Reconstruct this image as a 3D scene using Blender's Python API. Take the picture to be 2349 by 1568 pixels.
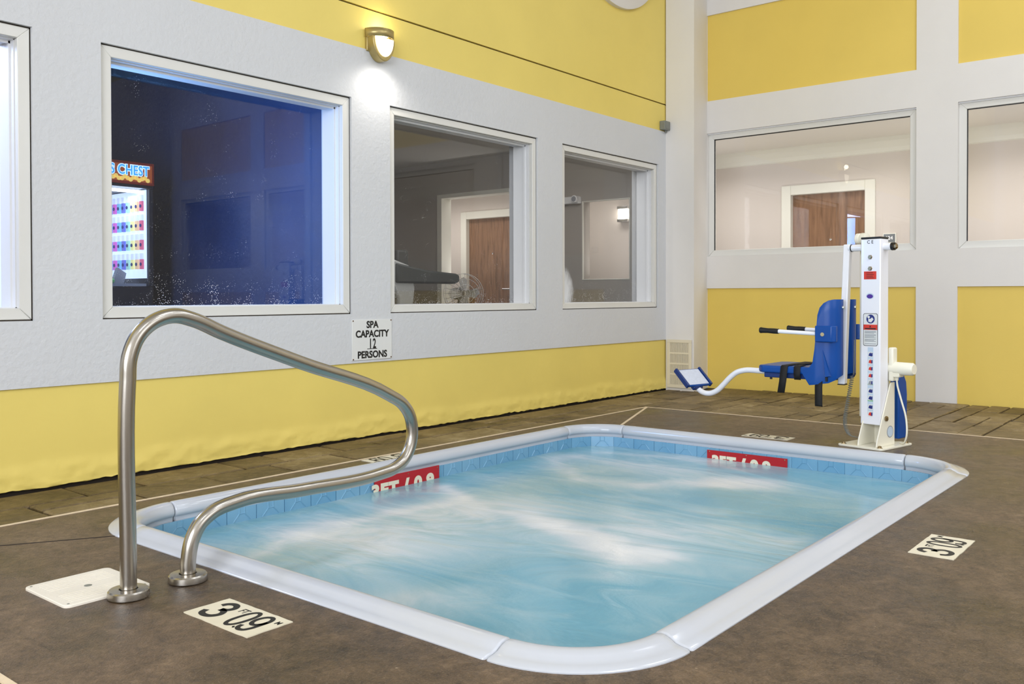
import bpy, bmesh, math, random
from mathutils import Vector, Matrix, geometry
random.seed(7)
PI = math.pi
scene = bpy.context.scene
for o in list(bpy.data.objects):
    bpy.data.objects.remove(o)
C = scene.collection

# ------------------------------------------------------------------ camera
IW, IH = 2349, 1568
CAM = Vector((-8.3534, -4.4664, 0.92))
F_PX, YAW, PITCH, ROLL, PPY = 2076.1, 0.686, -0.012, -0.002, 704.0
fw = Vector((math.cos(YAW) * math.cos(PITCH), math.sin(YAW) * math.cos(PITCH), math.sin(PITCH)))
rt = Vector((math.sin(YAW), -math.cos(YAW), 0))
up = rt.cross(fw)
r2 = rt * math.cos(ROLL) + up * math.sin(ROLL)
u2 = -rt * math.sin(ROLL) + up * math.cos(ROLL)
cam_data = bpy.data.cameras.new('camera')
cam = bpy.data.objects.new('camera', cam_data)
C.objects.link(cam)
cam.matrix_world = Matrix(((r2.x, u2.x, -fw.x, CAM.x), (r2.y, u2.y, -fw.y, CAM.y),
                           (r2.z, u2.z, -fw.z, CAM.z), (0, 0, 0, 1)))
cam_data.sensor_width = 36
cam_data.lens = F_PX * 36 / IW
cam_data.shift_y = -(IH / 2 - PPY) / IW
cam_data.clip_start = 0.05
scene.camera = cam

# ------------------------------------------------------------------ world, exposure, room lamps
world = bpy.data.worlds.new('world')
scene.world = world
world.use_nodes = True
world.node_tree.nodes['Background'].inputs[0].default_value = (0.05, 0.06, 0.08, 1)
world.node_tree.nodes['Background'].inputs[1].default_value = 1.0
scene.view_settings.view_transform = 'Standard'
scene.view_settings.look = 'None'
scene.view_settings.gamma = 1
scene.view_settings.use_curve_mapping = False
scene.view_settings.exposure = 0.1


def area_light(name, loc, aim, sx, sy, watts, col=(1, 1, 1), spread=PI):
    l = bpy.data.lights.new(name, 'AREA')
    l.shape = 'RECTANGLE'
    l.size, l.size_y = sx, sy
    l.energy = watts
    l.color = col
    l.spread = spread
    o = bpy.data.objects.new(name, l)
    C.objects.link(o)
    o.location = loc
    d = Vector(aim) - Vector(loc)
    if abs(d.x) + abs(d.y) < 1e-6:                       # straight down or up: width along x, length along y
        o.rotation_euler = (0, 0, 0) if d.z < 0 else (PI, 0, 0)
    else:
        o.rotation_euler = d.to_track_quat('-Z', 'Y').to_euler()
    return o


def point_light(name, loc, watts, col=(1, 1, 1), r=0.03):
    l = bpy.data.lights.new(name, 'POINT')
    l.energy = watts
    l.color = col
    l.shadow_soft_size = r
    o = bpy.data.objects.new(name, l)
    C.objects.link(o)
    o.location = loc
    return o


# ceiling lamps of the pool hall
for lx, ly in ((-8.6, -6.0), (-5.2, -4.6), (-2.4, -4.2), (-5.2, -7.6), (-2.4, -7.2)):
    area_light('ceiling_lamp', (lx, ly, 5.45), (lx, ly, 0), 1.5, 0.7, 44, (0.86, 0.91, 1.0))
# large unseen fill lights, added along two windowless walls to brighten the upright surfaces
area_light('hall_fill_light', (-4.6, -9.42, 2.8), (-3.6, 0, 2.2), 5.0, 2.6, 105, (0.86, 0.91, 1.0))
area_light('hall_fill_light', (-13.9, -5.2, 2.6), (0, -5.2, 2.0), 5.0, 2.6, 560, (0.86, 0.91, 1.0))
# corridor lamps and added ceiling fill behind the right-hand wall
for ly in (-8.0, -6.2, -4.4, -2.9, -1.4, 0.1, 1.6, 3.6, 4.6):
    area_light('corridor_lamp', (0.55, ly, 2.5), (0.55, ly, 0), 0.4, 1.1, 6.5, (1.0, 0.97, 0.95), math.radians(140))
    area_light('corridor_ceiling_fill', (0.30, ly, 1.15), (0.30, ly, 3.0), 0.15, 1.2, 3.6, (1.0, 0.97, 0.94))  # added fill hidden below the sills, aimed up to brighten the corridor ceiling
# exercise room and games room
area_light('exercise_room_lamp', (-2.2, 0.75, 2.58), (-1.6, 2.2, 1.0), 3.0, 0.25, 26, (1.0, 0.98, 0.95))
area_light('games_room_lamp', (-6.1, 0.55, 1.7), (-4.5, 0.35, 1.75), 0.25, 0.9, 24, (0.17, 0.43, 1.0))
area_light('games_room_lamp', (-7.3, 0.95, 2.4), (-6.4, 0.1, 1.4), 0.8, 0.3, 26, (0.5, 0.62, 1.0))


# ------------------------------------------------------------------ material helpers
def srgb(r, g, b):
    f = lambda c: (c / 255 / 12.92) if c / 255 <= 0.04045 else ((c / 255 + 0.055) / 1.055) ** 2.4
    return (f(r), f(g), f(b), 1.0)


class NT:
    def __init__(self, name):
        self.m = bpy.data.materials.new(name)
        self.m.use_nodes = True
        self.t = self.m.node_tree
        self.n = self.t.nodes
        self.bsdf = self.n['Principled BSDF']
        self.out = self.n['Material Output']

    def add(self, kind, **kw):
        nd = self.n.new(kind)
        for k, v in kw.items():
            setattr(nd, k, v)
        return nd

    def link(self, a, b):
        self.t.links.new(a, b)

    def coords(self, scale=(1, 1, 1), rot=(0, 0, 0), gen='Object'):
        if gen == 'World':
            g = self.add('ShaderNodeNewGeometry').outputs['Position']
        else:
            g = self.add('ShaderNodeTexCoord').outputs[gen]
        mp = self.add('ShaderNodeMapping')
        mp.inputs['Scale'].default_value = scale
        mp.inputs['Rotation'].default_value = rot
        self.link(g, mp.inputs['Vector'])
        return mp.outputs['Vector']

    def noise(self, vec, scale, detail=4, rough=0.55, dist=0.0):
        nd = self.add('ShaderNodeTexNoise')
        nd.inputs['Scale'].default_value = scale
        nd.inputs['Detail'].default_value = detail
        nd.inputs['Roughness'].default_value = rough
        nd.inputs['Distortion'].default_value = dist
        if vec is not None:
            self.link(vec, nd.inputs['Vector'])
        return nd.outputs['Fac']

    def ramp(self, fac, stops):
        nd = self.add('ShaderNodeValToRGB')
        cr = nd.color_ramp
        while len(cr.elements) > 1:
            cr.elements.remove(cr.elements[-1])
        cr.elements[0].position, cr.elements[0].color = stops[0][0], stops[0][1]
        for p, c in stops[1:]:
            e = cr.elements.new(p)
            e.color = c
        self.link(fac, nd.inputs['Fac'])
        return nd.outputs['Color']

    def bump(self, h, strength=0.3, dist=0.01):
        nd = self.add('ShaderNodeBump')
        nd.inputs['Strength'].default_value = strength
        nd.inputs['Distance'].default_value = dist
        self.link(h, nd.inputs['Height'])
        self.link(nd.outputs['Normal'], self.bsdf.inputs['Normal'])
        return nd

    def math(self, op, a, b=None, clamp=False):
        nd = self.add('ShaderNodeMath', operation=op)
        nd.use_clamp = clamp
        for i, v in enumerate((a, b)):
            if v is None:
                continue
            if isinstance(v, (int, float)):
                nd.inputs[i].default_value = v
            else:
                self.link(v, nd.inputs[i])
        return nd.outputs[0]

    def mix(self, fac, a, b):
        nd = self.add('ShaderNodeMix', data_type='RGBA')
        if isinstance(fac, (int, float)):
            nd.inputs[0].default_value = fac
        else:
            self.link(fac, nd.inputs[0])
        for i, v in ((6, a), (7, b)):
            if isinstance(v, tuple):
                nd.inputs[i].default_value = v
            else:
                self.link(v, nd.inputs[i])
        return nd.outputs[2]

    def set(self, **kw):
        names = dict(color='Base Color', rough='Roughness', metal='Metallic', spec='Specular IOR Level',
                     coat='Coat Weight', trans='Transmission Weight', ecol='Emission Color', estr='Emission Strength',
                     ior='IOR', alpha='Alpha', sss='Subsurface Weight', coatr='Coat Roughness')
        for k, v in kw.items():
            s = self.bsdf.inputs[names[k]]
            if isinstance(v, (int, float, tuple)):
                s.default_value = v
            else:
                self.link(v, s)
        return self


M = {}


def plain(name, col, rough=0.5, metal=0.0, bump=0.0, bscale=60, spec=0.5, var=0.0, vscale=3.0, coat=0.0):
    t = NT(name)
    t.set(color=srgb(*col), rough=rough, metal=metal, spec=spec, coat=coat)
    if var or bump:
        v = t.coords(gen='World')
        if var:
            n = t.noise(v, vscale, 5)
            c = srgb(*col)
            lo = tuple(x * (1 - var) for x in c[:3]) + (1,)
            hi = tuple(min(1, x * (1 + var)) for x in c[:3]) + (1,)
            t.set(color=t.ramp(n, [(0.3, lo), (0.7, hi)]))
        if bump:
            t.bump(t.noise(v, bscale, 3), bump, 0.004)
    M[name] = t.m
    return t.m


def glow(name, col, strength):
    t = NT(name)
    t.set(color=srgb(*col), ecol=srgb(*col), estr=strength, rough=0.4)
    M[name] = t.m
    return t.m


plain('wall_white', (209, 210, 211), 0.6, bump=0.9, bscale=36, var=0.02, vscale=1.2)
plain('wall_white_smooth', (226, 222, 216), 0.6, bump=0.08, bscale=80, var=0.015)
plain('wall_yellow', (233, 210, 112), 0.55, bump=0.18, bscale=35, var=0.035, vscale=1.5)
plain('wall_yellow_smooth', (230, 200, 96), 0.55, bump=0.1, bscale=60, var=0.03, vscale=1.5)
plain('frame_white', (222, 220, 213), 0.45, var=0.02)
plain('frame_liner', (226, 226, 226), 0.45)
plain('gap_dark', (45, 36, 26), 0.9)
plain('ceiling_white', (225, 225, 225), 0.8)
plain('coping_white', (192, 195, 201), 0.16, bump=0.12, bscale=14, spec=0.5)
plain('sign_white', (226, 226, 222), 0.4)
plain('ink', (24, 22, 20), 0.5)
plain('rust', (96, 60, 30), 0.8)
plain('marker_cream', (226, 217, 192), 0.5, var=0.03, vscale=20)
plain('sign_red', (176, 24, 34), 0.3)
plain('sign_cream', (228, 220, 196), 0.4)
plain('strip_cream', (226, 205, 172), 0.6, var=0.1, vscale=30)
plain('plastic_white', (238, 238, 238), 0.28)
plain('plastic_ivory', (236, 230, 212), 0.35, var=0.02)
plain('lid_ivory', (238, 230, 214), 0.5, bump=0.2, bscale=70)
plain('lift_white', (240, 240, 244), 0.22, coat=0.3)
plain('lift_cream', (238, 233, 214), 0.3)
plain('lift_blue', (2, 70, 148), 0.35, spec=0.35)
plain('lift_blue_dark', (10, 48, 110), 0.4)
plain('strap_black', (14, 13, 14), 0.75)
plain('rubber_black', (16, 16, 18), 0.45)
plain('bolt_metal', (150, 132, 100), 0.3, 1.0)
plain('chrome', (205, 205, 205), 0.15, 1.0)
plain('red_label', (214, 56, 36), 0.5)
plain('blue_label', (32, 44, 120), 0.5)
plain('purple_label', (78, 44, 150), 0.5)
plain('grey_label', (150, 152, 158), 0.5)
plain('pale_label', (196, 212, 226), 0.5)
plain('green_label', (110, 190, 110), 0.5)
plain('tread_grey', (206, 212, 226), 0.6, var=0.06, vscale=60)
plain('box_grey', (128, 130, 122), 0.45, var=0.08, vscale=30)
plain('vent_ivory', (226, 216, 192), 0.5)
plain('sconce_metal', (176, 158, 104), 0.35, 0.6)
plain('corridor_wall', (208, 199, 190), 0.75, bump=0.1, bscale=90)
plain('corridor_trim', (228, 226, 214), 0.5)
plain('corridor_ceiling', (232, 228, 220), 0.8)
plain('exercise_wall', (168, 162, 154), 0.8)
plain('exercise_dark', (92, 90, 88), 0.8)
plain('games_wall', (52, 70, 110), 0.35, bump=0.6, bscale=24, var=0.15, vscale=2.0)
plain('games_dark', (26, 28, 40), 0.6)
plain('machine_black', (18, 22, 34), 0.4)
plain('grey_plate', (112, 118, 122), 0.5)
plain('fan_grey', (190, 186, 178), 0.5)
plain('treadmill_dark', (52, 56, 56), 0.5)
plain('treadmill_light', (176, 178, 176), 0.45)
plain('gold', (224, 196, 92), 0.5)
plain('marquee_red', (150, 40, 26), 0.5)

# wood of the doors
t = NT('wood_door')
v = t.coords((9, 9, 0.9), gen='World')
n = t.noise(v, 3.0, 6, 0.6, 0.6)
t.set(color=t.ramp(n, [(0.3, srgb(106, 76, 52)), (0.55, srgb(138, 102, 74)), (0.8, srgb(156, 120, 90))]), rough=0.4)
M['wood_door'] = t.m

# brushed stainless rail
t = NT('steel')
v = t.coords((1, 1, 1), gen='World')
n = t.noise(v, 220, 2)
t.set(color=srgb(176, 170, 160), metal=1.0, rough=0.26)
t.bump(n, 0.03, 0.001)
M['steel'] = t.m

# brown textured deck
t = NT('deck')
v = t.coords(gen='World')
n1 = t.noise(v, 1.3, 6, 0.62, 0.4)
n2 = t.noise(v, 10, 8, 0.75, 0.6)
n4 = t.noise(v, 42, 5, 0.7, 0.8)
n3 = t.noise(v, 170, 3, 0.65)
mixn = t.math('ADD', t.math('MULTIPLY', n1, 0.40), t.math('MULTIPLY', n2, 0.34))
mixn = t.math('ADD', mixn, t.math('MULTIPLY', n4, 0.26))
base = t.ramp(mixn, [(0.39, srgb(42, 30, 17)), (0.46, srgb(70, 54, 35)), (0.52, srgb(94, 75, 53)), (0.58, srgb(114, 93, 69)), (0.66, srgb(150, 127, 99))])
base = t.mix(t.math('MULTIPLY', t.ramp(n3, [(0.52, (0, 0, 0, 1)), (0.72, (1, 1, 1, 1))]), 0.45), base, srgb(150, 130, 106))
vf = t.add('ShaderNodeTexVoronoi', feature='F1')
vf.inputs['Scale'].default_value = 16
t.link(v, vf.inputs['Vector'])
fleck = t.math('LESS_THAN', vf.outputs['Distance'], t.math('MULTIPLY', t.math('SUBTRACT', n2, 0.50, clamp=True), 0.55))
base = t.mix(t.math('MULTIPLY', fleck, 0.7), base, srgb(178, 160, 132))
t.set(color=base, rough=t.ramp(n1, [(0.38, (0.26,) * 3 + (1,)), (0.62, (0.5,) * 3 + (1,))]), spec=0.5)
hh = t.math('ADD', t.math('MULTIPLY', n2, 0.6), t.math('MULTIPLY', n4, 0.45))
hh = t.math('ADD', hh, t.math('MULTIPLY', n3, 0.30))
t.bump(hh, 0.85, 0.010)
M['deck'] = t.m

# stamped pavers
t = NT('paver')
v = t.coords(gen='World')
oi = t.add('ShaderNodeObjectInfo')
n1 = t.noise(v, 2.2, 6, 0.62, 0.6)
n2 = t.noise(t.coords((1, 1, 1), gen='World'), 16, 6, 0.65, 0.8)
f = t.math('ADD', t.math('MULTIPLY', n1, 0.5), t.math('MULTIPLY', n2, 0.35))
f = t.math('ADD', f, t.math('MULTIPLY', oi.outputs['Random'], 0.15))
t.set(color=t.ramp(f, [(0.34, srgb(62, 48, 26)), (0.46, srgb(104, 86, 54)), (0.56, srgb(128, 108, 72)), (0.68, srgb(162, 143, 106))]), rough=0.5)
t.bump(n2, 1.0, 0.02)
M['paver'] = t.m
plain('paver_bed', (38, 28, 16), 0.9, bump=0.5)

# pool tile
t = NT('pool_tile')
v = t.coords(gen='World')
oi = t.add('ShaderNodeObjectInfo')
f = t.math('ADD', t.math('MULTIPLY', t.noise(v, 7, 4), 0.6), t.math('MULTIPLY', oi.outputs['Random'], 0.4))
t.set(color=t.ramp(f, [(0.25, srgb(104, 156, 188)), (0.75, srgb(128, 172, 198))]), rough=0.25)
M['pool_tile'] = t.m
plain('pool_shell', (124, 180, 208), 0.5)

# churning spa water: milky blue with trails of foam
t = NT('spa_water')
pos = t.add('ShaderNodeNewGeometry').outputs['Position']
mp = t.add('ShaderNodeMapping')
mp.inputs['Rotation'].default_value = (0, 0, math.radians(38))
mp.inputs['Scale'].default_value = (1.5, 0.55, 1)
t.link(pos, mp.inputs['Vector'])
warp = t.add('ShaderNodeTexNoise')
warp.inputs['Scale'].default_value = 0.9
warp.inputs['Detail'].default_value = 2
t.link(mp.outputs['Vector'], warp.inputs['Vector'])
wv = t.add('ShaderNodeVectorMath', operation='MULTIPLY_ADD')
t.link(warp.outputs['Color'], wv.inputs[0])
wv.inputs[1].default_value = (1.5, 1.5, 0)
t.link(mp.outputs['Vector'], wv.inputs[2])
a = t.noise(wv.outputs[0], 1.25, 5, 0.5, 0.5)
b = t.noise(wv.outputs[0], 4.5, 5, 0.6, 1.2)


# water drifts: the position is warped a little so that the trails waver
wp = t.add('ShaderNodeTexNoise')
wp.inputs['Scale'].default_value = 1.6
wp.inputs['Detail'].default_value = 3
t.link(pos, wp.inputs['Vector'])
off = t.add('ShaderNodeVectorMath', operation='MULTIPLY_ADD')
t.link(wp.outputs['Color'], off.inputs[0])
off.inputs[1].default_value = (0.5, 0.5, 0)
off.inputs[2].default_value = (-0.25, -0.25, 0)
wpos = t.add('ShaderNodeVectorMath', operation='ADD')
t.link(pos, wpos.inputs[0])
t.link(off.outputs[0], wpos.inputs[1])
flat = t.add('ShaderNodeVectorMath', operation='MULTIPLY')
t.link(wpos.outputs[0], flat.inputs[0])
flat.inputs[1].default_value = (1, 1, 0)


def trail(p, q, w, amp):
    # soft-edged trail of foam between two points of the surface
    A, B = Vector((p[0], p[1], 0)), Vector((q[0], q[1], 0))
    ab = B - A
    pa = t.add('ShaderNodeVectorMath', operation='SUBTRACT')
    t.link(flat.outputs[0], pa.inputs[0])
    pa.inputs[1].default_value = A
    dt = t.add('ShaderNodeVectorMath', operation='DOT_PRODUCT')
    t.link(pa.outputs[0], dt.inputs[0])
    dt.inputs[1].default_value = ab / ab.length_squared
    h = t.math('ADD', dt.outputs['Value'], 0.0, clamp=True)
    sc = t.add('ShaderNodeVectorMath', operation='SCALE')
    sc.inputs[0].default_value = ab
    t.link(h, sc.inputs['Scale'])
    df = t.add('ShaderNodeVectorMath', operation='SUBTRACT')
    t.link(pa.outputs[0], df.inputs[0])
    t.link(sc.outputs[0], df.inputs[1])
    ln = t.add('ShaderNodeVectorMath', operation='LENGTH')
    t.link(df.outputs[0], ln.inputs[0])
    k_ = t.math('DIVIDE', ln.outputs['Value'], w)
    k_ = t.math('POWER', math.e, t.math('MULTIPLY', t.math('POWER', k_, 1.6), -1.0))
    return t.math('MULTIPLY', k_, amp)


TR = [([(-4.83, -1.08), (-4.99, -1.38), (-5.0, -1.73), (-5.07, -2.16), (-5.21, -2.54), (-5.15, -2.71)], 0.13, 0.55),
      ([(-4.99, -1.38), (-5.24, -1.30), (-5.54, -1.26), (-5.83, -1.22)], 0.15, 0.50),
      ([(-3.77, -0.98), (-3.97, -1.27), (-4.17, -1.53), (-4.09, -1.91), (-3.82, -2.19), (-3.57, -2.38)], 0.17, 0.50),
      ([(-6.30, -1.33), (-5.97, -1.22), (-5.69, -1.21)], 0.12, 0.40),
      ([(-3.76, -0.98), (-3.35, -1.20), (-3.22, -1.64), (-3.27, -2.14)], 0.14, 0.40),
      ([(-5.72, -1.70), (-5.61, -1.43), (-5.0, -1.60)], 0.42, 0.42),
      ([(-6.38, -2.19), (-6.04, -2.39)], 0.16, 0.28),
      ([(-4.48, -2.02), (-4.98, -2.45), (-5.53, -2.72)], 0.24, 0.28),
      ([(-4.54, -2.23), (-4.44, -2.50), (-4.61, -2.91)], 0.14, 0.30),
      ([(-3.7, -1.4), (-3.5, -1.8)], 0.45, 0.34)]
foam = None
for pl_, w_, amp in TR:
    for i in range(len(pl_) - 1):
        q = trail(pl_[i], pl_[i + 1], w_, amp)
        foam = q if foam is None else t.math('SMOOTH_MAX', foam, q)
for nd in t.n:
    if nd.type == 'MATH' and nd.operation == 'SMOOTH_MAX':
        nd.inputs[2].default_value = 0.12
wisp = t.math('ADD', t.math('MULTIPLY', a, 0.75), t.math('MULTIPLY', b, 0.35))
foam = t.math('ADD', t.math('MULTIPLY', foam, t.math('ADD', 0.35, t.math('MULTIPLY', wisp, 1.15))), t.math('MULTIPLY', t.math('SUBTRACT', wisp, 0.36), 1.0))
col = t.ramp(foam, [(0.02, srgb(102, 160, 182)), (0.20, srgb(118, 170, 188)), (0.42, srgb(158, 189, 199)), (0.66, srgb(204, 213, 218)), (0.9, srgb(226, 228, 228))])
t.set(color=col, rough=0.17, spec=0.45, ior=1.33)
r1 = t.noise(wv.outputs[0], 7, 3)
r3 = t.noise(pos, 60, 2)
t.bump(t.math('ADD', r1, t.math('MULTIPLY', r3, 0.12)), 0.25, 0.02)
M['spa_water'] = t.m


def glass_mat(name, drops=0.0, frost=None, tint=(1, 1, 1)):
    """clear pane: Fresnel mirror over see-through; dried drops and wiped condensation where the photo shows them"""
    t = NT(name)
    tr = t.add('ShaderNodeBsdfTransparent')
    tr.inputs['Color'].default_value = tint + (1,)
    gl = t.add('ShaderNodeBsdfGlossy')
    gl.inputs['Roughness'].default_value = 0.0
    fr = t.add('ShaderNodeLayerWeight')
    fr.inputs['Blend'].default_value = 0.5
    fac = t.math('ADD', 0.03, t.math('MULTIPLY', t.math('POWER', fr.outputs['Facing'], 5.0), 0.96), clamp=True)
    mx = t.add('ShaderNodeMixShader')
    t.link(fac, mx.inputs[0])
    t.link(tr.outputs[0], mx.inputs[1])
    t.link(gl.outputs[0], mx.inputs[2])
    last = mx.outputs[0]
    if drops or frost:
        pos = t.add('ShaderNodeNewGeometry').outputs['Position']
        df = t.add('ShaderNodeBsdfDiffuse')
        df.inputs['Color'].default_value = srgb(250, 252, 255)
        mask = None
        if drops:
            vo = t.add('ShaderNodeTexVoronoi', feature='F1')
            vo.inputs['Scale'].default_value = 95
            t.link(pos, vo.inputs['Vector'])
            vo.inputs['Randomness'].default_value = 1.0
            sz = t.math('SUBTRACT', t.math('MULTIPLY', t.noise(pos, 9, 4), 1.5), 0.72)
            sep = t.add('ShaderNodeSeparateXYZ')
            t.link(pos, sep.inputs[0])
            low = t.math('SUBTRACT', 1.12, sep.outputs['Z'], clamp=True)
            lim = t.math('MULTIPLY', t.math('ADD', sz, t.math('MULTIPLY', low, 1.5)), drops)
            mask = t.math('LESS_THAN', vo.outputs['Distance'], lim)
        if frost:
            m2 = t.add('ShaderNodeVectorMath', operation='SUBTRACT')
            t.link(pos, m2.inputs[0])
            m2.inputs[1].default_value = frost[0]
            m3 = t.add('ShaderNodeVectorMath', operation='MULTIPLY')
            t.link(m2.outputs[0], m3.inputs[0])
            m3.inputs[1].default_value = tuple(1 / k for k in frost[1])
            ln = t.add('ShaderNodeVectorMath', operation='LENGTH')
            t.link(m3.outputs[0], ln.inputs[0])
            nz = t.noise(t.coords((6, 1, 1), gen='World'), 14, 4)
            q = t.math('SUBTRACT', t.math('ADD', 1.0, t.math('MULTIPLY', nz, 0.6)), ln.outputs['Value'])
            q = t.math('MULTIPLY', q, 1.4, clamp=True)
            mask = q if mask is None else t.math('MAXIMUM', mask, q)
        m4 = t.add('ShaderNodeMixShader')
        t.link(t.math('MULTIPLY', mask, 0.75), m4.inputs[0])
        t.link(last, m4.inputs[1])
        t.link(df.outputs[0], m4.inputs[2])
        last = m4.outputs[0]
    t.link(last, t.out.inputs['Surface'])
    M[name] = t.m


glass_mat('glass')
glass_mat('glass_wet', 0.42)
glass_mat('glass_specked', 0.40)
glass_mat('glass_steamed', 0.35, ((-1.95, 0.21, 0.97), (0.14, 1, 0.17)))
glow('lamp_glow', (255, 248, 226), 14)
glow('lens_glow', (255, 246, 214), 2.2)
glow('machine_white', (206, 226, 255), 0.8)
glow('machine_tube', (214, 232, 255), 4.0)
glow('marquee_art', (150, 72, 34), 0.5)
glow('marquee_blue', (60, 150, 226), 0.8)
glow('marquee_pale', (196, 226, 255), 0.8)
glow('marquee_gold', (222, 190, 96), 0.6)
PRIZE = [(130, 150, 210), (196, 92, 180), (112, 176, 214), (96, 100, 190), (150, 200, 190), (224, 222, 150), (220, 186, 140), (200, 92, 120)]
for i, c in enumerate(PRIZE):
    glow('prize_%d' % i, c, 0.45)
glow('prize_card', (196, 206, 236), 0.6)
glow('corridor_lamp_glow', (255, 250, 240), 7)


# ------------------------------------------------------------------ mesh helpers
class MB:
    def __init__(self, T=None):
        self.v, self.f = [], []
        self.T = T or Matrix.Identity(4)

    def add(self, vs, fs):
        k = len(self.v)
        self.v += [self.T @ Vector(p) for p in vs]
        self.f += [tuple(i + k for i in q) for q in fs]
        return self

    def box(self, x0, x1, y0, y1, z0, z1):
        if x0 > x1: x0, x1 = x1, x0
        if y0 > y1: y0, y1 = y1, y0
        if z0 > z1: z0, z1 = z1, z0
        vs = [(x, y, z) for z in (z0, z1) for y in (y0, y1) for x in (x0, x1)]
        return self.add(vs, [(0, 2, 3, 1), (4, 5, 7, 6), (0, 1, 5, 4), (2, 6, 7, 3), (0, 4, 6, 2), (1, 3, 7, 5)])

    def prism(self, poly, a, b, axis='z'):
        """poly: 2-D outline; swept from a to b along axis"""
        n = len(poly)
        mk = {'z': lambda p, t: (p[0], p[1], t), 'x': lambda p, t: (t, p[0], p[1]), 'y': lambda p, t: (p[0], t, p[1])}[axis]
        area = sum(poly[i][0] * poly[(i + 1) % n][1] - poly[(i + 1) % n][0] * poly[i][1] for i in range(n))
        if area < 0:
            poly = poly[::-1]
        if axis == 'y':
            poly = poly[::-1]
        lo, hi = min(a, b), max(a, b)
        vs = [mk(p, lo) for p in poly] + [mk(p, hi) for p in poly]
        fs = [tuple(range(n - 1, -1, -1)), tuple(range(n, 2 * n))]
        fs += [(i, (i + 1) % n, n + (i + 1) % n, n + i) for i in range(n)]
        return self.add(vs, fs)

    def tube(self, pts, r, n=16, caps=True):
        pts = [Vector(p) for p in pts]
        rs = r if isinstance(r, (list, tuple)) else [r] * len(pts)
        ref = None
        vs, fs = [], []
        for i, p in enumerate(pts):
            d = (pts[min(i + 1, len(pts) - 1)] - pts[max(i - 1, 0)]).normalized()
            if ref is None:
                ref = Vector((0, 0, 1)) if abs(d.z) < 0.9 else Vector((1, 0, 0))
            sx = (ref - d * ref.dot(d)).normalized()
            sy = d.cross(sx)
            ref = sx
            for k in range(n):
                a_ = 2 * PI * k / n
                vs.append(p + (sx * math.cos(a_) + sy * math.sin(a_)) * rs[i])
        for i in range(len(pts) - 1):
            for k in range(n):
                k2 = (k + 1) % n
                fs.append((i * n + k, i * n + k2, (i + 1) * n + k2, (i + 1) * n + k))
        if caps:
            fs.append(tuple(range(n - 1, -1, -1)))
            fs.append(tuple((len(pts) - 1) * n + k for k in range(n)))
        return self.add(vs, fs)

    def lathe(self, prof, c, n=32, axis='z'):
        """prof: (radius, height) from bottom to top"""
        mk = {'z': lambda r, a_, h: (c[0] + r * math.cos(a_), c[1] + r * math.sin(a_), c[2] + h),
              'y': lambda r, a_, h: (c[0] + r * math.sin(a_), c[1] + h, c[2] + r * math.cos(a_)),
              'x': lambda r, a_, h: (c[0] + h, c[1] + r * math.cos(a_), c[2] + r * math.sin(a_))}[axis]
        vs = [mk(r, 2 * PI * k / n, h) for r, h in prof for k in range(n)]
        fs = [(i * n + k, i * n + (k + 1) % n, (i + 1) * n + (k + 1) % n, (i + 1) * n + k) for i in range(len(prof) - 1) for k in range(n)]
        fs.append(tuple(range(n - 1, -1, -1)))
        fs.append(tuple((len(prof) - 1) * n + k for k in range(n)))
        return self.add(vs, fs)

    def mesh(self, name, material, smooth=None, origin=None):
        me = bpy.data.meshes.new(name)
        me.from_pydata([tuple(p - origin) if origin else tuple(p) for p in self.v], [], self.f)
        if material:
            me.materials.append(material)
        if smooth is not None:
            for p in me.polygons:
                p.use_smooth = True
            me.set_sharp_from_angle(angle=math.radians(smooth))
        me.update()
        return me

    def build(self, name, material, parent=None, smooth=None, bevel=0.0, seg=2):
        lo = Vector([min(p[i] for p in self.v) for i in range(3)])
        hi = Vector([max(p[i] for p in self.v) for i in range(3)])
        org = (lo + hi) / 2
        if parent is None:
            org.z = lo.z
        m = M[material] if isinstance(material, str) else material
        o = bpy.data.objects.new(name, self.mesh(name, m, smooth, org))
        link(o, org, parent)
        if bevel:
            md = o.modifiers.new('bevel', 'BEVEL')
            md.width, md.segments = bevel, seg
            md.limit_method = 'ANGLE'
            md.angle_limit = math.radians(40)
            for p in o.data.polygons:
                p.use_smooth = True
            o.data.set_sharp_from_angle(angle=math.radians(40))
        return o


def catmull(P, n=8):
    out = []
    for i in range(len(P) - 1):
        p0, p1, p2, p3 = P[max(i - 1, 0)], P[i], P[i + 1], P[min(i + 2, len(P) - 1)]
        L_ = math.dist(p1, p2)
        def tan(a_, b_, c_):
            d1, d2 = max(math.dist(a_, b_), 1e-6), max(math.dist(b_, c_), 1e-6)
            return [((b_[k] - a_[k]) / d1 * d2 + (c_[k] - b_[k]) / d2 * d1) / (d1 + d2) for k in range(len(b_))]
        t1 = tan(p0, p1, p2) if i > 0 else [(p2[k] - p1[k]) / L_ for k in range(len(p1))]
        t2 = tan(p1, p2, p3) if i < len(P) - 2 else [(p2[k] - p1[k]) / L_ for k in range(len(p1))]
        for k in range(n):
            s_ = k / n
            h00, h10, h01, h11 = 2 * s_ ** 3 - 3 * s_ ** 2 + 1, s_ ** 3 - 2 * s_ ** 2 + s_, -2 * s_ ** 3 + 3 * s_ ** 2, s_ ** 3 - s_ ** 2
            out.append(tuple(h00 * p1[j] + h10 * L_ * t1[j] + h01 * p2[j] + h11 * L_ * t2[j] for j in range(len(p1))))
    out.append(tuple(P[-1]))
    return out


WM = {}


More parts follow.
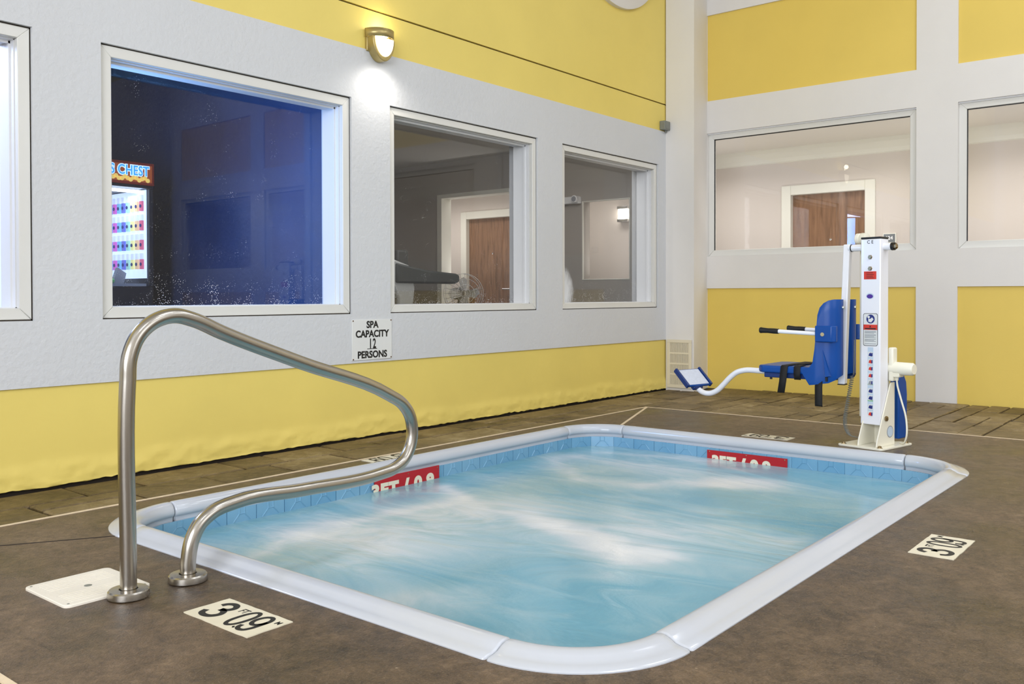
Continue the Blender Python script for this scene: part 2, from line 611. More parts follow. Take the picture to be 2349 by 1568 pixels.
def link(o, loc, parent=None, rot=None):
    C.objects.link(o)
    o.location = loc
    if rot is not None:
        o.rotation_euler = rot
    if parent is not None:
        o.parent = parent
        o.matrix_parent_inverse = WM[parent.name].inverted()
    WM[o.name] = Matrix.Translation(Vector(loc)) @ (Matrix.Rotation(rot[2], 4, 'Z') if rot is not None else Matrix.Identity(4))
    return o


def tag(o, label=None, cat=None, group=None, kind=None):
    if label: o['label'] = label
    if cat: o['category'] = cat
    if group: o['group'] = group
    if kind: o['kind'] = kind
    return o


def empty(name, loc, label=None, cat=None, group=None, kind=None):
    o = bpy.data.objects.new(name, None)
    link(o, Vector(loc))
    return tag(o, label, cat, group, kind)


def text_obj(name, txt, material, parent, T, size, bold=0.0, sx=1.0, align='CENTER', depth=0.0006, shear=0.0, spacing=1.0):
    cu = bpy.data.curves.new(name, 'FONT')
    cu.body = txt
    cu.size = size
    cu.align_x = align
    cu.align_y = 'CENTER'
    cu.offset = bold
    cu.extrude = depth
    cu.shear = shear
    cu.space_character = spacing
    cu.resolution_u = 4
    tmp = bpy.data.objects.new('tmp_text', cu)
    C.objects.link(tmp)
    dg = bpy.context.evaluated_depsgraph_get()
    me = bpy.data.meshes.new_from_object(tmp.evaluated_get(dg))
    bpy.data.objects.remove(tmp)
    bpy.data.curves.remove(cu)
    me.transform(Matrix.Diagonal((sx, 1, 1, 1)))
    me.transform(T)
    lo = Vector([min(v.co[i] for v in me.vertices) for i in range(3)])
    hi = Vector([max(v.co[i] for v in me.vertices) for i in range(3)])
    org = (lo + hi) / 2
    me.transform(Matrix.Translation(-org))
    me.materials.clear()
    me.materials.append(M[material])
    me.name = name
    o = bpy.data.objects.new(name, me)
    return link(o, org, parent)


def frame_T(origin, xdir, ydir):
    """text frame: x = reading direction, y = up of the letters"""
    x = Vector(xdir).normalized()
    y = Vector(ydir).normalized()
    z = x.cross(y)
    return Matrix(((x.x, y.x, z.x, origin[0]), (x.y, y.y, z.y, origin[1]), (x.z, y.z, z.z, origin[2]), (0, 0, 0, 1)))


# ================================================================== SETTING
XMIN, YMIN, ZC = -14.0, -9.5, 5.6
STRIP_Y, STRIP_X = -0.578, -1.85
PX0, PX1, PY0, PY1, PR = -6.638, -2.965, -3.35, -0.745, 0.38     # outer edge of the coping
CW = 0.13


def rrect(inset, n=10):
    """closed outline of the pool at a distance inside the coping's outer edge, counter-clockwise, with inward normals"""
    x0, x1, y0, y1, r = PX0 + inset, PX1 - inset, PY0 + inset, PY1 - inset, PR - inset
    out = []
    for cx, cy, a0 in ((x1 - r, y0 + r, -PI / 2), (x1 - r, y1 - r, 0), (x0 + r, y1 - r, PI / 2), (x0 + r, y0 + r, PI)):
        for k in range(n + 1):
            a_ = a0 + PI / 2 * k / n
            out.append((cx + r * math.cos(a_), cy + r * math.sin(a_)))
    return out


# deck slab with the opening of the spa
outer = [(XMIN, YMIN), (STRIP_X - 0.012, YMIN), (STRIP_X - 0.012, STRIP_Y - 0.012), (XMIN, STRIP_Y - 0.012)]
hole = rrect(0.012)
polys = [[Vector((x, y, 0)) for x, y in outer], [Vector((x, y, 0)) for x, y in hole]]
tri = geometry.tessellate_polygon(polys)
allp = polys[0] + polys[1]
mb = MB()
mb.add([tuple(p) for p in allp], [tuple(t_) for t_ in tri])
n0 = len(outer)
nh = len(hole)
mb.add([(x, y, 0) for x, y in hole] + [(x, y, -0.06) for x, y in hole], [(i, (i + 1) % nh, nh + (i + 1) % nh, nh + i) for i in range(nh)])
mb.add([(x, y, 0) for x, y in outer] + [(x, y, -0.06) for x, y in outer], [(i, (i + 1) % 4, 4 + (i + 1) % 4, 4 + i) for i in range(4)])
floor = mb.build('floor', 'deck')
bm = bmesh.new(); bm.from_mesh(floor.data); bmesh.ops.remove_doubles(bm, verts=bm.verts, dist=1e-5)
bmesh.ops.recalc_face_normals(bm, faces=bm.faces)
for f_ in bm.faces:
    if abs(f_.normal.z) > 0.9 and f_.normal.z < 0:
        f_.normal_flip()
bm.to_mesh(floor.data); bm.free()
tag(floor, 'brown textured concrete deck around the spa with stamped pavers along the walls', kind='structure')
MB().box(XMIN, STRIP_X, STRIP_Y - 0.03, 0.03, -0.06, -0.014).box(STRIP_X - 0.03, 0.03, YMIN, 0.0, -0.06, -0.0145).build('paver_bed', 'paver_bed', floor)
# cream expansion strips
MB().box(XMIN, STRIP_X, STRIP_Y - 0.012, STRIP_Y + 0.004, -0.05, 0.003).build('expansion_strip', 'strip_cream', floor)
MB().box(STRIP_X - 0.012, STRIP_X + 0.002, YMIN, STRIP_Y - 0.012, -0.05, 0.0025).build('expansion_strip', 'strip_cream', floor)
MB().box(-7.465, -7.445, -6.0, STRIP_Y - 0.012, -0.05, 0.004).build('expansion_strip', 'strip_cream', floor)
# saw-cut joints from the spa corners
for a_, b_, w_, mm in (((STRIP_X - 0.01, STRIP_Y - 0.012), (-2.86, -0.98), 0.020, 'strip_cream'), ((-7.445, -0.60), (-6.60, -1.10), 0.007, 'gap_dark')):
    d = Vector((b_[0] - a_[0], b_[1] - a_[1], 0)); nrm = Vector((-d.y, d.x, 0)).normalized() * w_ / 2
    A, B = Vector((a_[0], a_[1], 0)), Vector((b_[0], b_[1], 0))
    MB().prism([(A + nrm)[:2], (B + nrm)[:2], (B - nrm)[:2], (A - nrm)[:2]], -0.01, 0.0012).build('control_joint', mm, floor)


def ashlar(x0, x1, y0, y1, unit, sizes):
    nx, ny = int(round((x1 - x0) / unit)), int(round((y1 - y0) / unit))
    ux, uy = (x1 - x0) / nx, (y1 - y0) / ny
    used = [[False] * ny for _ in range(nx)]
    for i in range(nx):
        for j in range(ny):
            if used[i][j]:
                continue
            random.shuffle(sizes)
            for w_, h_ in sizes + [(1, 1)]:
                if i + w_ <= nx and j + h_ <= ny and not any(used[a_][b_] for a_ in range(i, i + w_) for b_ in range(j, j + h_)):
                    for a_ in range(i, i + w_):
                        for b_ in range(j, j + h_):
                            used[a_][b_] = True
                    yield x0 + i * ux, x0 + (i + w_) * ux, y0 + j * uy, y0 + (j + h_) * uy
                    break


def paver(x0, x1, y0, y1):
    g, c_ = 0.0065, 0.009
    x0 += g; x1 -= g; y0 += g; y1 -= g
    j = lambda: random.uniform(-0.004, 0.004)
    base = [(x0 + j(), y0 + j()), (x1 + j(), y0 + j()), (x1 + j(), y1 + j()), (x0 + j(), y1 + j())]
    h = random.uniform(-0.003, 0.002)
    cx, cy = (x0 + x1) / 2, (y0 + y1) / 2
    top = [(px + (c_ if px < cx else -c_), py + (c_ if py < cy else -c_), h + random.uniform(-0.001, 0.001)) for px, py in base]
    vs = [(px, py, -0.02) for px, py in base] + [(px, py, h - 0.005) for px, py in base] + top
    fs = [(8, 9, 10, 11)]
    for k in range(4):
        k2 = (k + 1) % 4
        fs += [(k, k2, 4 + k2, 4 + k), (4 + k, 4 + k2, 8 + k2, 8 + k)]
    MB().add(vs, fs).build('paver', 'paver', floor)


SZ = [(3, 2), (2, 2), (4, 2), (2, 1), (3, 1), (2, 3), (1, 2)]
for r_ in ashlar(-8.6, STRIP_X, STRIP_Y + 0.008, -0.012, 0.14, [(3, 2), (4, 2), (2, 2), (3, 1), (2, 4), (3, 4)]):
    paver(*r_)
for r_ in ashlar(STRIP_X + 0.008, -0.008, -5.4, -0.012, 0.152, SZ):
    if r_[0] > -0.52 and r_[3] > -0.29:
        continue
    paver(*r_)

# ---- left wall
WZ0, WZ1 = 0.808, 2.195
WIN = [(-8.09, -6.469), (-6.14, -4.513), (-4.18, -2.563), (-2.229, -0.653)]
WT = 0.30                                            # wall thickness
BAND0, BAND1, GROOVE = 0.491, 2.526, 2.795
mb = MB()
xs = [XMIN] + [v_ for w_ in WIN for v_ in w_] + [0.0]
mb.box(XMIN, 0.0, 0, WT, BAND0, WZ0)
mb.box(XMIN, 0.0, 0, WT, WZ1, BAND1)
for i in range(0, len(xs), 2):
    mb.box(xs[i], xs[i + 1], 0, WT, WZ0, WZ1)
wall_left = mb.build('wall_left', 'wall_white')
tag(wall_left, 'long wall with white stucco band of windows between yellow panels', kind='structure')
# yellow dado, its foot swollen and flaking above a dark gap
nx, nz = 560, 26
mb = MB()
from mathutils import noise as mn
vs = []
X0, X1 = -9.0, -0.45
for i in range(nx + 1):
    x = X0 + (X1 - X0) * i / nx
    foot = 0.010 + 0.007 * mn.noise(Vector((x * 6, 0, 3))) + 0.006 * mn.noise(Vector((x * 25, 0, 9)))
    ridge = 0.085 + 0.035 * mn.noise(Vector((x * 2.2, 5, 1))) + 0.012 * mn.noise(Vector((x * 11, 2, 1)))
    for k in range(nz + 1):
        s = k / nz
        z = foot + (BAND0 - foot) * (s ** 1.6)
        bul = 0.0
        if z < ridge + 0.05:
            q = min(1, max(0, (ridge + 0.05 - z) / 0.05))
            bul = 0.012 * q * (0.75 + 0.5 * mn.noise(Vector((x * 9, z * 18, 2)))) + 0.003 * mn.noise(Vector((x * 30, z * 60, 4))) * q
        if k == 0:
            bul -= 0.006
        vs.append((x, 0.012 - bul, z))
fs = [(i * (nz + 1) + k, (i + 1) * (nz + 1) + k, (i + 1) * (nz + 1) + k + 1, i * (nz + 1) + k + 1) for i in range(nx) for k in range(nz)]
mb.add(vs, fs)
mb.build('lower_panel', 'wall_yellow', wall_left, smooth=60)
MB().box(XMIN, X0, 0.012, 0.05, 0, BAND0).box(X1, 0, 0.012, 0.05, 0, BAND0).build('lower_panel', 'wall_yellow', wall_left)
MB().box(XMIN, 0, 0.03, WT, -0.06, BAND0).build('wall_footing', 'gap_dark', wall_left)
MB().box(XMIN, 0, 0.010, WT, BAND1, GROOVE - 0.006).build('upper_panel', 'wall_yellow', wall_left)
MB().box(XMIN, 0, 0.010, WT, GROOVE + 0.006, ZC).build('upper_panel', 'wall_yellow', wall_left)
MB().box(XMIN, 0, 0.03, WT, GROOVE - 0.01, GROOVE + 0.01).build('groove', 'gap_dark', wall_left)

# ---- right wall: white frame, recessed yellow panels, glazed bays
RB = [(-2.187, -0.181), (-4.53, -2.521), (-6.86, -4.86), (-9.2, -7.2)]
RZ = dict(p0=0.0, p1=0.995, w0=1.318, w1=2.559, u0=2.883, u1=3.745)
mb = MB()
ys = sorted([0.0, YMIN] + [v_ for b_ in RB for v_ in b_])
for i in range(0, len(ys), 2):                      # piers
    mb.box(0, 0.15, ys[i], ys[i + 1], -0.06, ZC)
for y0_, y1_ in RB:
    mb.box(0, 0.15, y0_, y1_, RZ['p1'], RZ['w0'])
    mb.box(0, 0.15, y0_, y1_, RZ['w1'], RZ['u0'])
    mb.box(0, 0.15, y0_, y1_, RZ['u1'], ZC)
wall_right = mb.build('wall_right', 'wall_white_smooth')
tag(wall_right, 'white framed wall with recessed yellow panels and corridor windows', kind='structure')
for y0_, y1_ in RB:
    MB().box(0.018, 0.12, y0_, y1_, -0.06, RZ['p1']).build('panel', 'wall_yellow_smooth', wall_right)
    MB().box(0.018, 0.12, y0_, y1_, RZ['u0'], RZ['u1']).build('panel', 'wall_yellow_smooth', wall_right)
# corner column
col = MB().prism([(-0.509, 0.0), (-0.507, -0.305), (0.0, -0.181), (0.0, 0.0)], -0.02, ZC).build('wall_corner', 'wall_white_smooth')
tag(col, 'white corner column where the two walls meet', kind='structure')

# ---- unseen sides of the hall
MB().box(XMIN, 0.15, YMIN - 0.2, YMIN, 0, ZC).build('wall_back', 'wall_white_smooth')['kind'] = 'structure'
MB().box(XMIN - 0.2, XMIN, YMIN, 0.3, 0, ZC).build('wall_front', 'wall_white_smooth')['kind'] = 'structure'
MB().box(XMIN - 0.2, 0.3, YMIN - 0.2, WT, ZC, ZC + 0.15).build('ceiling', 'ceiling_white')['kind'] = 'structure'


# ---- windows
def mitre_frame(win, a0, a1, b0, b1, w, d0, d1, mat, plane, tilt=0.0):
    """four mitred rails around an opening; plane 'x' lies in the left wall (a = x, depth = y), 'y' in the right wall (a = y, depth = x)"""
    o_ = [(a0, b0), (a1, b0), (a1, b1), (a0, b1)]
    i_ = [(a0 + w, b0 + w), (a1 - w, b0 + w), (a1 - w, b1 - w), (a0 + w, b1 - w)]
    for k in range(4):
        k2 = (k + 1) % 4
        e = 0.0012
        poly = [o_[k], o_[k2], i_[k2], i_[k]]
        if k % 2 == 0:
            poly = [(poly[0][0] + e, poly[0][1]), (poly[1][0] - e, poly[1][1]), (poly[2][0] - e, poly[2][1]), (poly[3][0] + e, poly[3][1])]
        MB().prism(poly, d0, d1, 'y' if plane == 'x' else 'x').build('frame_rail', mat, win, bevel=0.003, seg=1)


GL = ['glass', 'glass_wet', 'glass_specked', 'glass_steamed']
WLAB = ['leftmost window glowing pale blue at the edge of the left wall', 'wide window onto the dark blue games room',
        'window onto the exercise room beside the spa capacity sign', 'window nearest the corner column with a steamed patch']
for k, (a0, a1) in enumerate(WIN):
    win = empty('window_%d' % (k + 1), ((a0 + a1) / 2, 0.1, WZ0), WLAB[k], kind='structure')
    g = 0.006
    mitre_frame(win, a0 + g, a1 - g, WZ0 + g, WZ1 - g, 0.055 if k < 2 else 0.048, 0.016, 0.05, 'frame_white', 'x')
    w = (0.055 if k < 2 else 0.048) + g
    for nm, bx_ in (('sill_liner', (a0 + g, a1 - g, 0.05, 0.21, WZ0 + g, WZ0 + w + 0.004)), ('head_liner', (a0 + g, a1 - g, 0.05, 0.21, WZ1 - w - 0.004, WZ1 - g)),
                    ('jamb_liner', (a0 + g, a0 + w + 0.004, 0.05, 0.21, WZ0 + w, WZ1 - w)), ('jamb_liner', (a1 - w - 0.004, a1 - g, 0.05, 0.21, WZ0 + w, WZ1 - w))):
        MB().box(*bx_).build(nm, 'frame_liner', win)
    # glazing stop
    s = w + 0.004
    mb = MB()
    mb.box(a0 + s, a1 - s, 0.085, 0.10, WZ1 - s - 0.012, WZ1 - s).box(a1 - s - 0.008, a1 - s, 0.085, 0.10, WZ0 + s, WZ1 - s).box(a0 + s, a0 + s + 0.008, 0.085, 0.10, WZ0 + s, WZ1 - s)
    mb.build('glazing_stop', 'frame_liner', win)
    MB().box(a0 + g, a1 - g, 0.21, 0.216, WZ0 + g, WZ1 - g).build('pane', GL[k], win)
    MB().box(a0, a1, 0.02, 0.03, WZ1 - g, WZ1).box(a0, a1, 0.02, 0.03, WZ0, WZ0 + g).box(a0, a0 + g, 0.02, 0.03, WZ0, WZ1).box(a1 - g, a1, 0.02, 0.03, WZ0, WZ1).build('caulk_gap', 'gap_dark', win)
RLAB = ['corridor window behind the pool lift showing the wooden door', 'corridor window cut by the right edge of the picture', 'third corridor window beyond the picture', 'fourth corridor window beyond the picture']
for k, (y0_, y1_) in enumerate(RB):
    win = empty('window_%d' % (k + 5), (0.05, (y0_ + y1_) / 2, RZ['w0']), RLAB[k], kind='structure')
    mitre_frame(win, y0_, y1_, RZ['w0'], RZ['w1'], 0.062, 0.035, 0.08, 'frame_white', 'y')
    yi0, yi1, zi0, zi1 = y0_ + 0.06, y1_ - 0.06, RZ['w0'] + 0.06, RZ['w1'] - 0.06
    MB().box(0.05, 0.056, yi0, yi1, zi0, zi1).build('pane', 'glass', win)
    MB().box(0.042, 0.05, yi0, yi1, zi1 - 0.010, zi1).box(0.042, 0.05, yi1 - 0.010, yi1 - 0.002, zi0, zi1).build('gasket', 'rubber_black', win)
    MB().box(0.022, 0.035, y0_, y1_, RZ['w1'] - 0.012, RZ['w1']).build('head_bead', 'frame_liner', win)

# ---- corridor behind the right wall (far wall carries doors)
CX, CZ = 1.25, 2.53
D1 = (-1.461 + 0.10, -0.438 - 0.10)                  # leaf of the door marked 124
D2 = (3.36, 4.24)
mb = MB()
DZ = 2.03
for y0_, y1_ in ((YMIN, D1[0]), (D1[1], D2[0]), (D2[1], 6.0)):
    mb.box(CX, CX + 0.12, y0_, y1_, 0, CZ)
for d_ in (D1, D2):
    mb.box(CX, CX + 0.12, d_[0], d_[1], DZ, CZ)
w_ = mb.build('wall_corridor', 'corridor_wall'); tag(w_, 'beige corridor wall seen through the windows', kind='structure')
# crown moulding
MB().prism([(CX, CZ - 0.15), (CX - 0.015, CZ - 0.14), (CX - 0.03, CZ - 0.10), (CX - 0.075, CZ - 0.04), (CX - 0.09, CZ), (CX, CZ)], YMIN, 6.0, 'y').build('crown_moulding', 'corridor_trim', w_)
c_ = MB().box(0.15, CX + 0.12, YMIN, 6.0, CZ, CZ + 0.1).build('ceiling', 'corridor_ceiling'); tag(c_, 'white corridor ceiling', kind='structure')
f_ = MB().box(0.15, CX + 0.12, YMIN, 6.0, -0.1, 0.0).build('floor', 'exercise_dark'); tag(f_, 'corridor floor', kind='structure')
w2 = MB().box(0.15, CX + 0.12, YMIN - 0.1, YMIN, 0, CZ).box(0.15, CX + 0.12, 6.0, 6.1, 0, CZ).build('wall_corridor', 'corridor_wall'); tag(w2, 'end of the corridor', kind='structure')
for k, (d_, lab) in enumerate(((D1, 'brown wooden door in white frame beside the number plate'), (D2, 'brown wooden door seen through the exercise room doorway'))):
    dr = empty('door_%d' % (k + 1), (CX, sum(d_) / 2, 0), lab, kind='structure')
    MB().box(CX + 0.05, CX + 0.09, d_[0], d_[1], 0.01, DZ).build('leaf', 'wood_door', dr, bevel=0.004)
    e = 0.09
    MB().box(CX - 0.02, CX + 0.06, d_[0] - e, d_[0] + 0.015, 0, DZ + e).build('door_jamb', 'corridor_trim', dr, bevel=0.006)
    MB().box(CX - 0.02, CX + 0.06, d_[1] - 0.015, d_[1] + e, 0, DZ + e).build('door_jamb', 'corridor_trim', dr, bevel=0.006)
    MB().box(CX - 0.02, CX + 0.06, d_[0] + 0.015, d_[1] - 0.015, DZ - 0.015, DZ + e).build('door_head', 'corridor_trim', dr, bevel=0.006)
    MB().lathe([(0.004, -0.01), (0.012, -0.008), (0.012, 0.0)], (CX + 0.05, sum(d_) / 2 - 0.02, 1.52), 16, 'x').build('peephole', 'chrome', dr, smooth=40)
    MB().tube([(CX + 0.05, d_[0] + 0.08, 1.02), (CX - 0.0, d_[0] + 0.08, 1.02), (CX - 0.005, d_[0] + 0.20, 1.02)], 0.011, 10).build('door_handle', 'chrome', dr, smooth=40)

# ---- exercise room (behind windows 3 and 4)
EX0, EY1, EZ = -4.28, 5.0, 2.62
OP1 = (2.20, 3.561)                                  # doorway to the corridor
OP2 = (0.727, 1.354)                                 # inner window to the corridor
mb = MB()
mb.box(0.0, 0.15, 0.0, OP2[0], 0, EZ).box(0.0, 0.15, OP2[1], OP1[0], 0, EZ).box(0.0, 0.15, OP1[1], EY1, 0, EZ)
mb.box(0.0, 0.15, OP1[0], OP1[1], 2.18, EZ).box(0.0, 0.15, OP2[0], OP2[1], 1.98, EZ).box(0.0, 0.15, OP2[0], OP2[1], 0, 1.098)
we = mb.build('wall_exercise_end', 'exercise_wall'); tag(we, 'grey end wall of the exercise room', kind='structure')
w_ = MB().box(EX0, 0.15, EY1, EY1 + 0.1, 0, EZ).build('wall_exercise_back', 'exercise_wall'); tag(w_, 'far wall of the exercise room', kind='structure')
w_ = MB().box(EX0 - 0.14, EX0, WT, EY1, 0, 2.8).build('wall_partition', 'games_wall'); tag(w_, 'blue lit textured partition of the games room', kind='structure')
MB().box(EX0 - 0.001, EX0 + 0.02, WT, EY1, 0, EZ).build('lining', 'exercise_wall', w_)
c_ = MB().box(EX0, 0.15, WT, EY1, EZ, EZ + 0.1).build('ceiling', 'corridor_ceiling'); tag(c_, 'ceiling of the exercise room', kind='structure')
f_ = MB().box(EX0, 0.15, WT, EY1, -0.1, 0.0).build('floor', 'exercise_dark'); tag(f_, 'dark floor of the exercise room', kind='structure')
dr = empty('door_3', (0, sum(OP1) / 2, 0), 'white framed open doorway at the end of the exercise room', kind='structure')
MB().box(-0.02, 0.16, OP1[1] - 0.05, OP1[1] + 0.03, 0, 2.21).build('door_jamb', 'corridor_trim', dr, bevel=0.004)
MB().box(-0.02, 0.16, OP1[0] - 0.03, OP1[0] + 0.05, 0, 2.21).build('door_jamb', 'corridor_trim', dr, bevel=0.004)
MB().box(-0.02, 0.16, OP1[0] + 0.05, OP1[1] - 0.05, 2.16, 2.21).build('door_head', 'corridor_trim', dr, bevel=0.004)
wi = empty('window_9', (0, sum(OP2) / 2, 1.098), 'bright inner window between exercise room and corridor', kind='structure')
mitre_frame(wi, OP2[0], OP2[1], 1.098, 1.98, 0.012, -0.006, 0.02, 'corridor_trim', 'y')
MB().box(0.06, 0.065, OP2[0], OP2[1], 1.098, 1.98).build('pane', 'glass', wi)

# ---- games room (behind windows 1 and 2)
GY = 3.3
w_ = MB().box(-10.5, EX0 - 0.14, GY, GY + 0.1, 0, 2.8).box(-10.6, -10.5, WT, GY, 0, 2.8).build('wall_games_back', 'games_wall'); tag(w_, 'dark back wall of the games room', kind='structure')
c_ = MB().box(-10.5, EX0 - 0.14, WT, GY, 2.8, 2.9).build('ceiling', 'games_dark'); tag(c_, 'dark ceiling of the games room', kind='structure')
f_ = MB().box(-10.5, EX0 - 0.14, WT, GY, -0.1, 0.0).build('floor', 'games_dark'); tag(f_, 'dark floor of the games room', kind='structure')

# ================================================================== THE SPA
pool = empty('spa_pool', ((PX0 + PX1) / 2, (PY0 + PY1) / 2, -1.0), 'rectangular in-ground spa with rounded corners, glossy white coping and blue tile band', 'spa')
PROF = [(0.0, -0.012), (0.0, 0.003), (0.006, 0.008), (0.03, 0.011), (0.045, 0.015), (0.058, 0.023), (0.075, 0.030), (0.092, 0.031), (0.108, 0.026),
        (0.120, 0.014), (0.126, 0.0), (0.127, -0.014), (0.121, -0.026), (0.114, -0.031), (0.112, -0.034), (0.112, -0.052), (0.10, -0.054), (0.02, -0.05)]


def coping_piece(frames):
    """frames: (point, inward normal, shrink)"""
    n = len(PROF)
    vs, fs = [], []
    for p, nr, sh in frames:
        for d, z in PROF:
            d2 = d + (0.065 - d) * sh
            z2 = z + (-0.02 - z) * sh
            vs.append((p[0] + nr[0] * d2, p[1] + nr[1] * d2, z2))
    for i in range(len(frames) - 1):
        for k in range(n):
            fs.append((i * n + k, i * n + (k + 1) % n, (i + 1) * n + (k + 1) % n, (i + 1) * n + k))
    fs.append(tuple(range(n)))
    fs.append(tuple((len(frames) - 1) * n + k for k in range(n - 1, -1, -1)))
    mb = MB().add(vs, fs)
    o = mb.build('coping_stone', 'coping_white', pool, smooth=45)
    bm = bmesh.new(); bm.from_mesh(o.data); bmesh.ops.recalc_face_normals(bm, faces=bm.faces); bm.to_mesh(o.data); bm.free()


def ends(fr):
    """close both ends with a small rounded shoulder"""
    (p0, n0_), (p1, n1_) = fr[0], fr[-1]
    t0 = Vector((fr[1][0][0] - p0[0], fr[1][0][1] - p0[1])).normalized()
    t1 = Vector((p1[0] - fr[-2][0][0], p1[1] - fr[-2][0][1])).normalized()
    mv = lambda p, t_, s: (p[0] + t_.x * s, p[1] + t_.y * s)
    out = [(mv(p0, t0, 0.0015), n0_, 0.16), (mv(p0, t0, 0.004), n0_, 0.05), (mv(p0, t0, 0.010), n0_, 0.0)]
    for p, nr in fr[1:-1]:
        out.append((p, nr, 0.0))
    out += [(mv(p1, t1, -0.010), n1_, 0.0), (mv(p1, t1, -0.004), n1_, 0.05), (mv(p1, t1, -0.0015), n1_, 0.16)]
    return out


xa, xb, ya, yb = PX0 + PR, PX1 - PR, PY0 + PR, PY1 - PR
for p0, p1, nr in (((xa, PY0), (xb, PY0), (0, 1)), ((PX1, ya), (PX1, yb), (-1, 0)), ((xb, PY1), (xa, PY1), (0, -1)), ((PX0, yb), (PX0, ya), (1, 0))):
    fr = [((p0[0] + (p1[0] - p0[0]) * k / 24, p0[1] + (p1[1] - p0[1]) * k / 24), nr) for k in range(25)]
    coping_piece(ends(fr))
for cx, cy, a0 in ((xb, ya, -PI / 2), (xb, yb, 0), (xa, yb, PI / 2), (xa, ya, PI)):
    fr = []
    for k in range(17):
        a_ = a0 + PI / 2 * k / 16
        fr.append(((cx + PR * math.cos(a_), cy + PR * math.sin(a_)), (-math.cos(a_), -math.sin(a_))))
    coping_piece(ends(fr))
# shell
ring = rrect(0.117)
nr_ = len(ring)
mb = MB()
mb.add([(x, y, -0.05) for x, y in ring] + [(x, y, -1.0) for x, y in ring], [(i, nr_ + i, nr_ + (i + 1) % nr_, (i + 1) % nr_) for i in range(nr_)] + [tuple(range(nr_, 2 * nr_))])
mb.build('basin', 'pool_shell', pool)
# tile band with embossed octagon-and-dot relief
TW, TH = 0.158, 0.15


def tile_mesh():
    mb = MB()
    h, w = TH, TW - 0.004
    mb.box(-w / 2, w / 2, 0, 0.010, -h, 0)

    def ridge(a_, b_, r=0.0022):
        a_, b_ = Vector((a_[0], 0.0, a_[1])), Vector((b_[0], 0.0, b_[1]))
        d = (b_ - a_).normalized()
        s = Vector((-d.z, 0, d.x)) * r
        q = Vector((0, -0.0028, 0))
        vs = [a_ + s, a_ - s, b_ - s, b_ + s, a_ + q, b_ + q]
        mb.add([tuple(v_) for v_ in vs], [(0, 4, 5, 3), (4, 1, 2, 5), (0, 1, 4), (3, 5, 2)])
    ridge((-0.014, 0), (-0.014, -0.028)); ridge((0.014, 0), (0.014, -0.028)); ridge((-0.016, -0.028), (0.016, -0.028))
    ridge((-0.014, -0.028), (-0.045, -0.062)); ridge((0.014, -0.028), (0.045, -0.062))
    ridge((-0.045, -0.062), (-0.045, -0.105)); ridge((0.045, -0.062), (0.045, -0.105))
    me = mb.mesh('tile', M['pool_tile'])
    return me


TME = tile_mesh()
path = []
for (x, y) in rrect(0.122, 24):
    path.append(Vector((x, y, 0)))
# walk the outline: right corner -> back side -> far corner -> left side -> left corner
cum = [0.0]
for i in range(1, len(path)):
    cum.append(cum[-1] + (path[i] - path[i - 1]).length)


def along(s):
    for i in range(1, len(cum)):
        if cum[i] >= s:
            q = (s - cum[i - 1]) / max(1e-9, cum[i] - cum[i - 1])
            return path[i - 1].lerp(path[i], q)
    return path[-1]


s = 0.10
end_s = cum[3 * 25 - 1]
while s + TW < end_s:
    a_, b_ = along(s), along(s + TW)
    mid = (a_ + b_) / 2
    d = (b_ - a_).normalized()
    o = bpy.data.objects.new('tile', TME)
    # outline runs counter-clockwise: inward normal is to its left, tile front (-y local) faces inward
    ang = math.atan2(d.y, d.x) + PI
    link(o, Vector((mid.x, mid.y, -0.05)), pool, (0, 0, ang))
    s += TW
# water
wz = -0.115
ring = rrect(0.121)
water = MB().add([(x, y, wz) for x, y in ring], [tuple(range(len(ring)))]).build('spa_water', 'spa_water')
tag(water, 'milky turquoise spa water streaked with white foam', 'water', kind='stuff')


# depth plates screwed to the tile band, half under water
def depth_plate(center, xdir, out, w, h, lab, group):
    x, o_ = Vector(xdir), Vector(out)
    T = frame_T(center, xdir, (0, 0, 1))
    root = MB(T).box(-w / 2, w / 2, -h / 2, h / 2, 0.0, 0.004).build('depth_plate', 'sign_red')
    tag(root, lab, 'sign', group)
    text_obj('lettering', '3FT / 0.9', 'sign_cream', root, T @ Matrix.Translation((-0.035 * w / 0.5, -0.008, 0.0045)), h * 0.72, 0.006, 1.13, spacing=1.12)
    text_obj('lettering', 'm', 'sign_cream', root, T @ Matrix.Translation((0.41 * w, -0.026, 0.0045)), h * 0.45, 0.002, 1.0)
    for sx_ in (-0.47, 0.0, 0.47):
        MB(T).lathe([(0.004, 0.004), (0.004, 0.0052), (0.002, 0.006)], (sx_ * w, h * 0.42, 0), 10, 'z').build('screw', 'bolt_metal', root)


XI, YI = PX1 - 0.122, PY1 - 0.122
depth_plate((XI - 0.008, (-1.786 - 2.331) / 2 + 0.02, -0.062 - 0.058), (0, -1, 0), (-1, 0, 0), 0.53, 0.116, 'red depth plate lettered in cream on the tiles below the pool lift', 'red depth plates')
depth_plate(((-5.12 - 4.63) / 2, YI - 0.008, -0.042 - 0.07), (1, 0, 0), (0, -1, 0), 0.49, 0.14, 'red depth plate on the tiles partly behind the steel handrail', 'red depth plates')


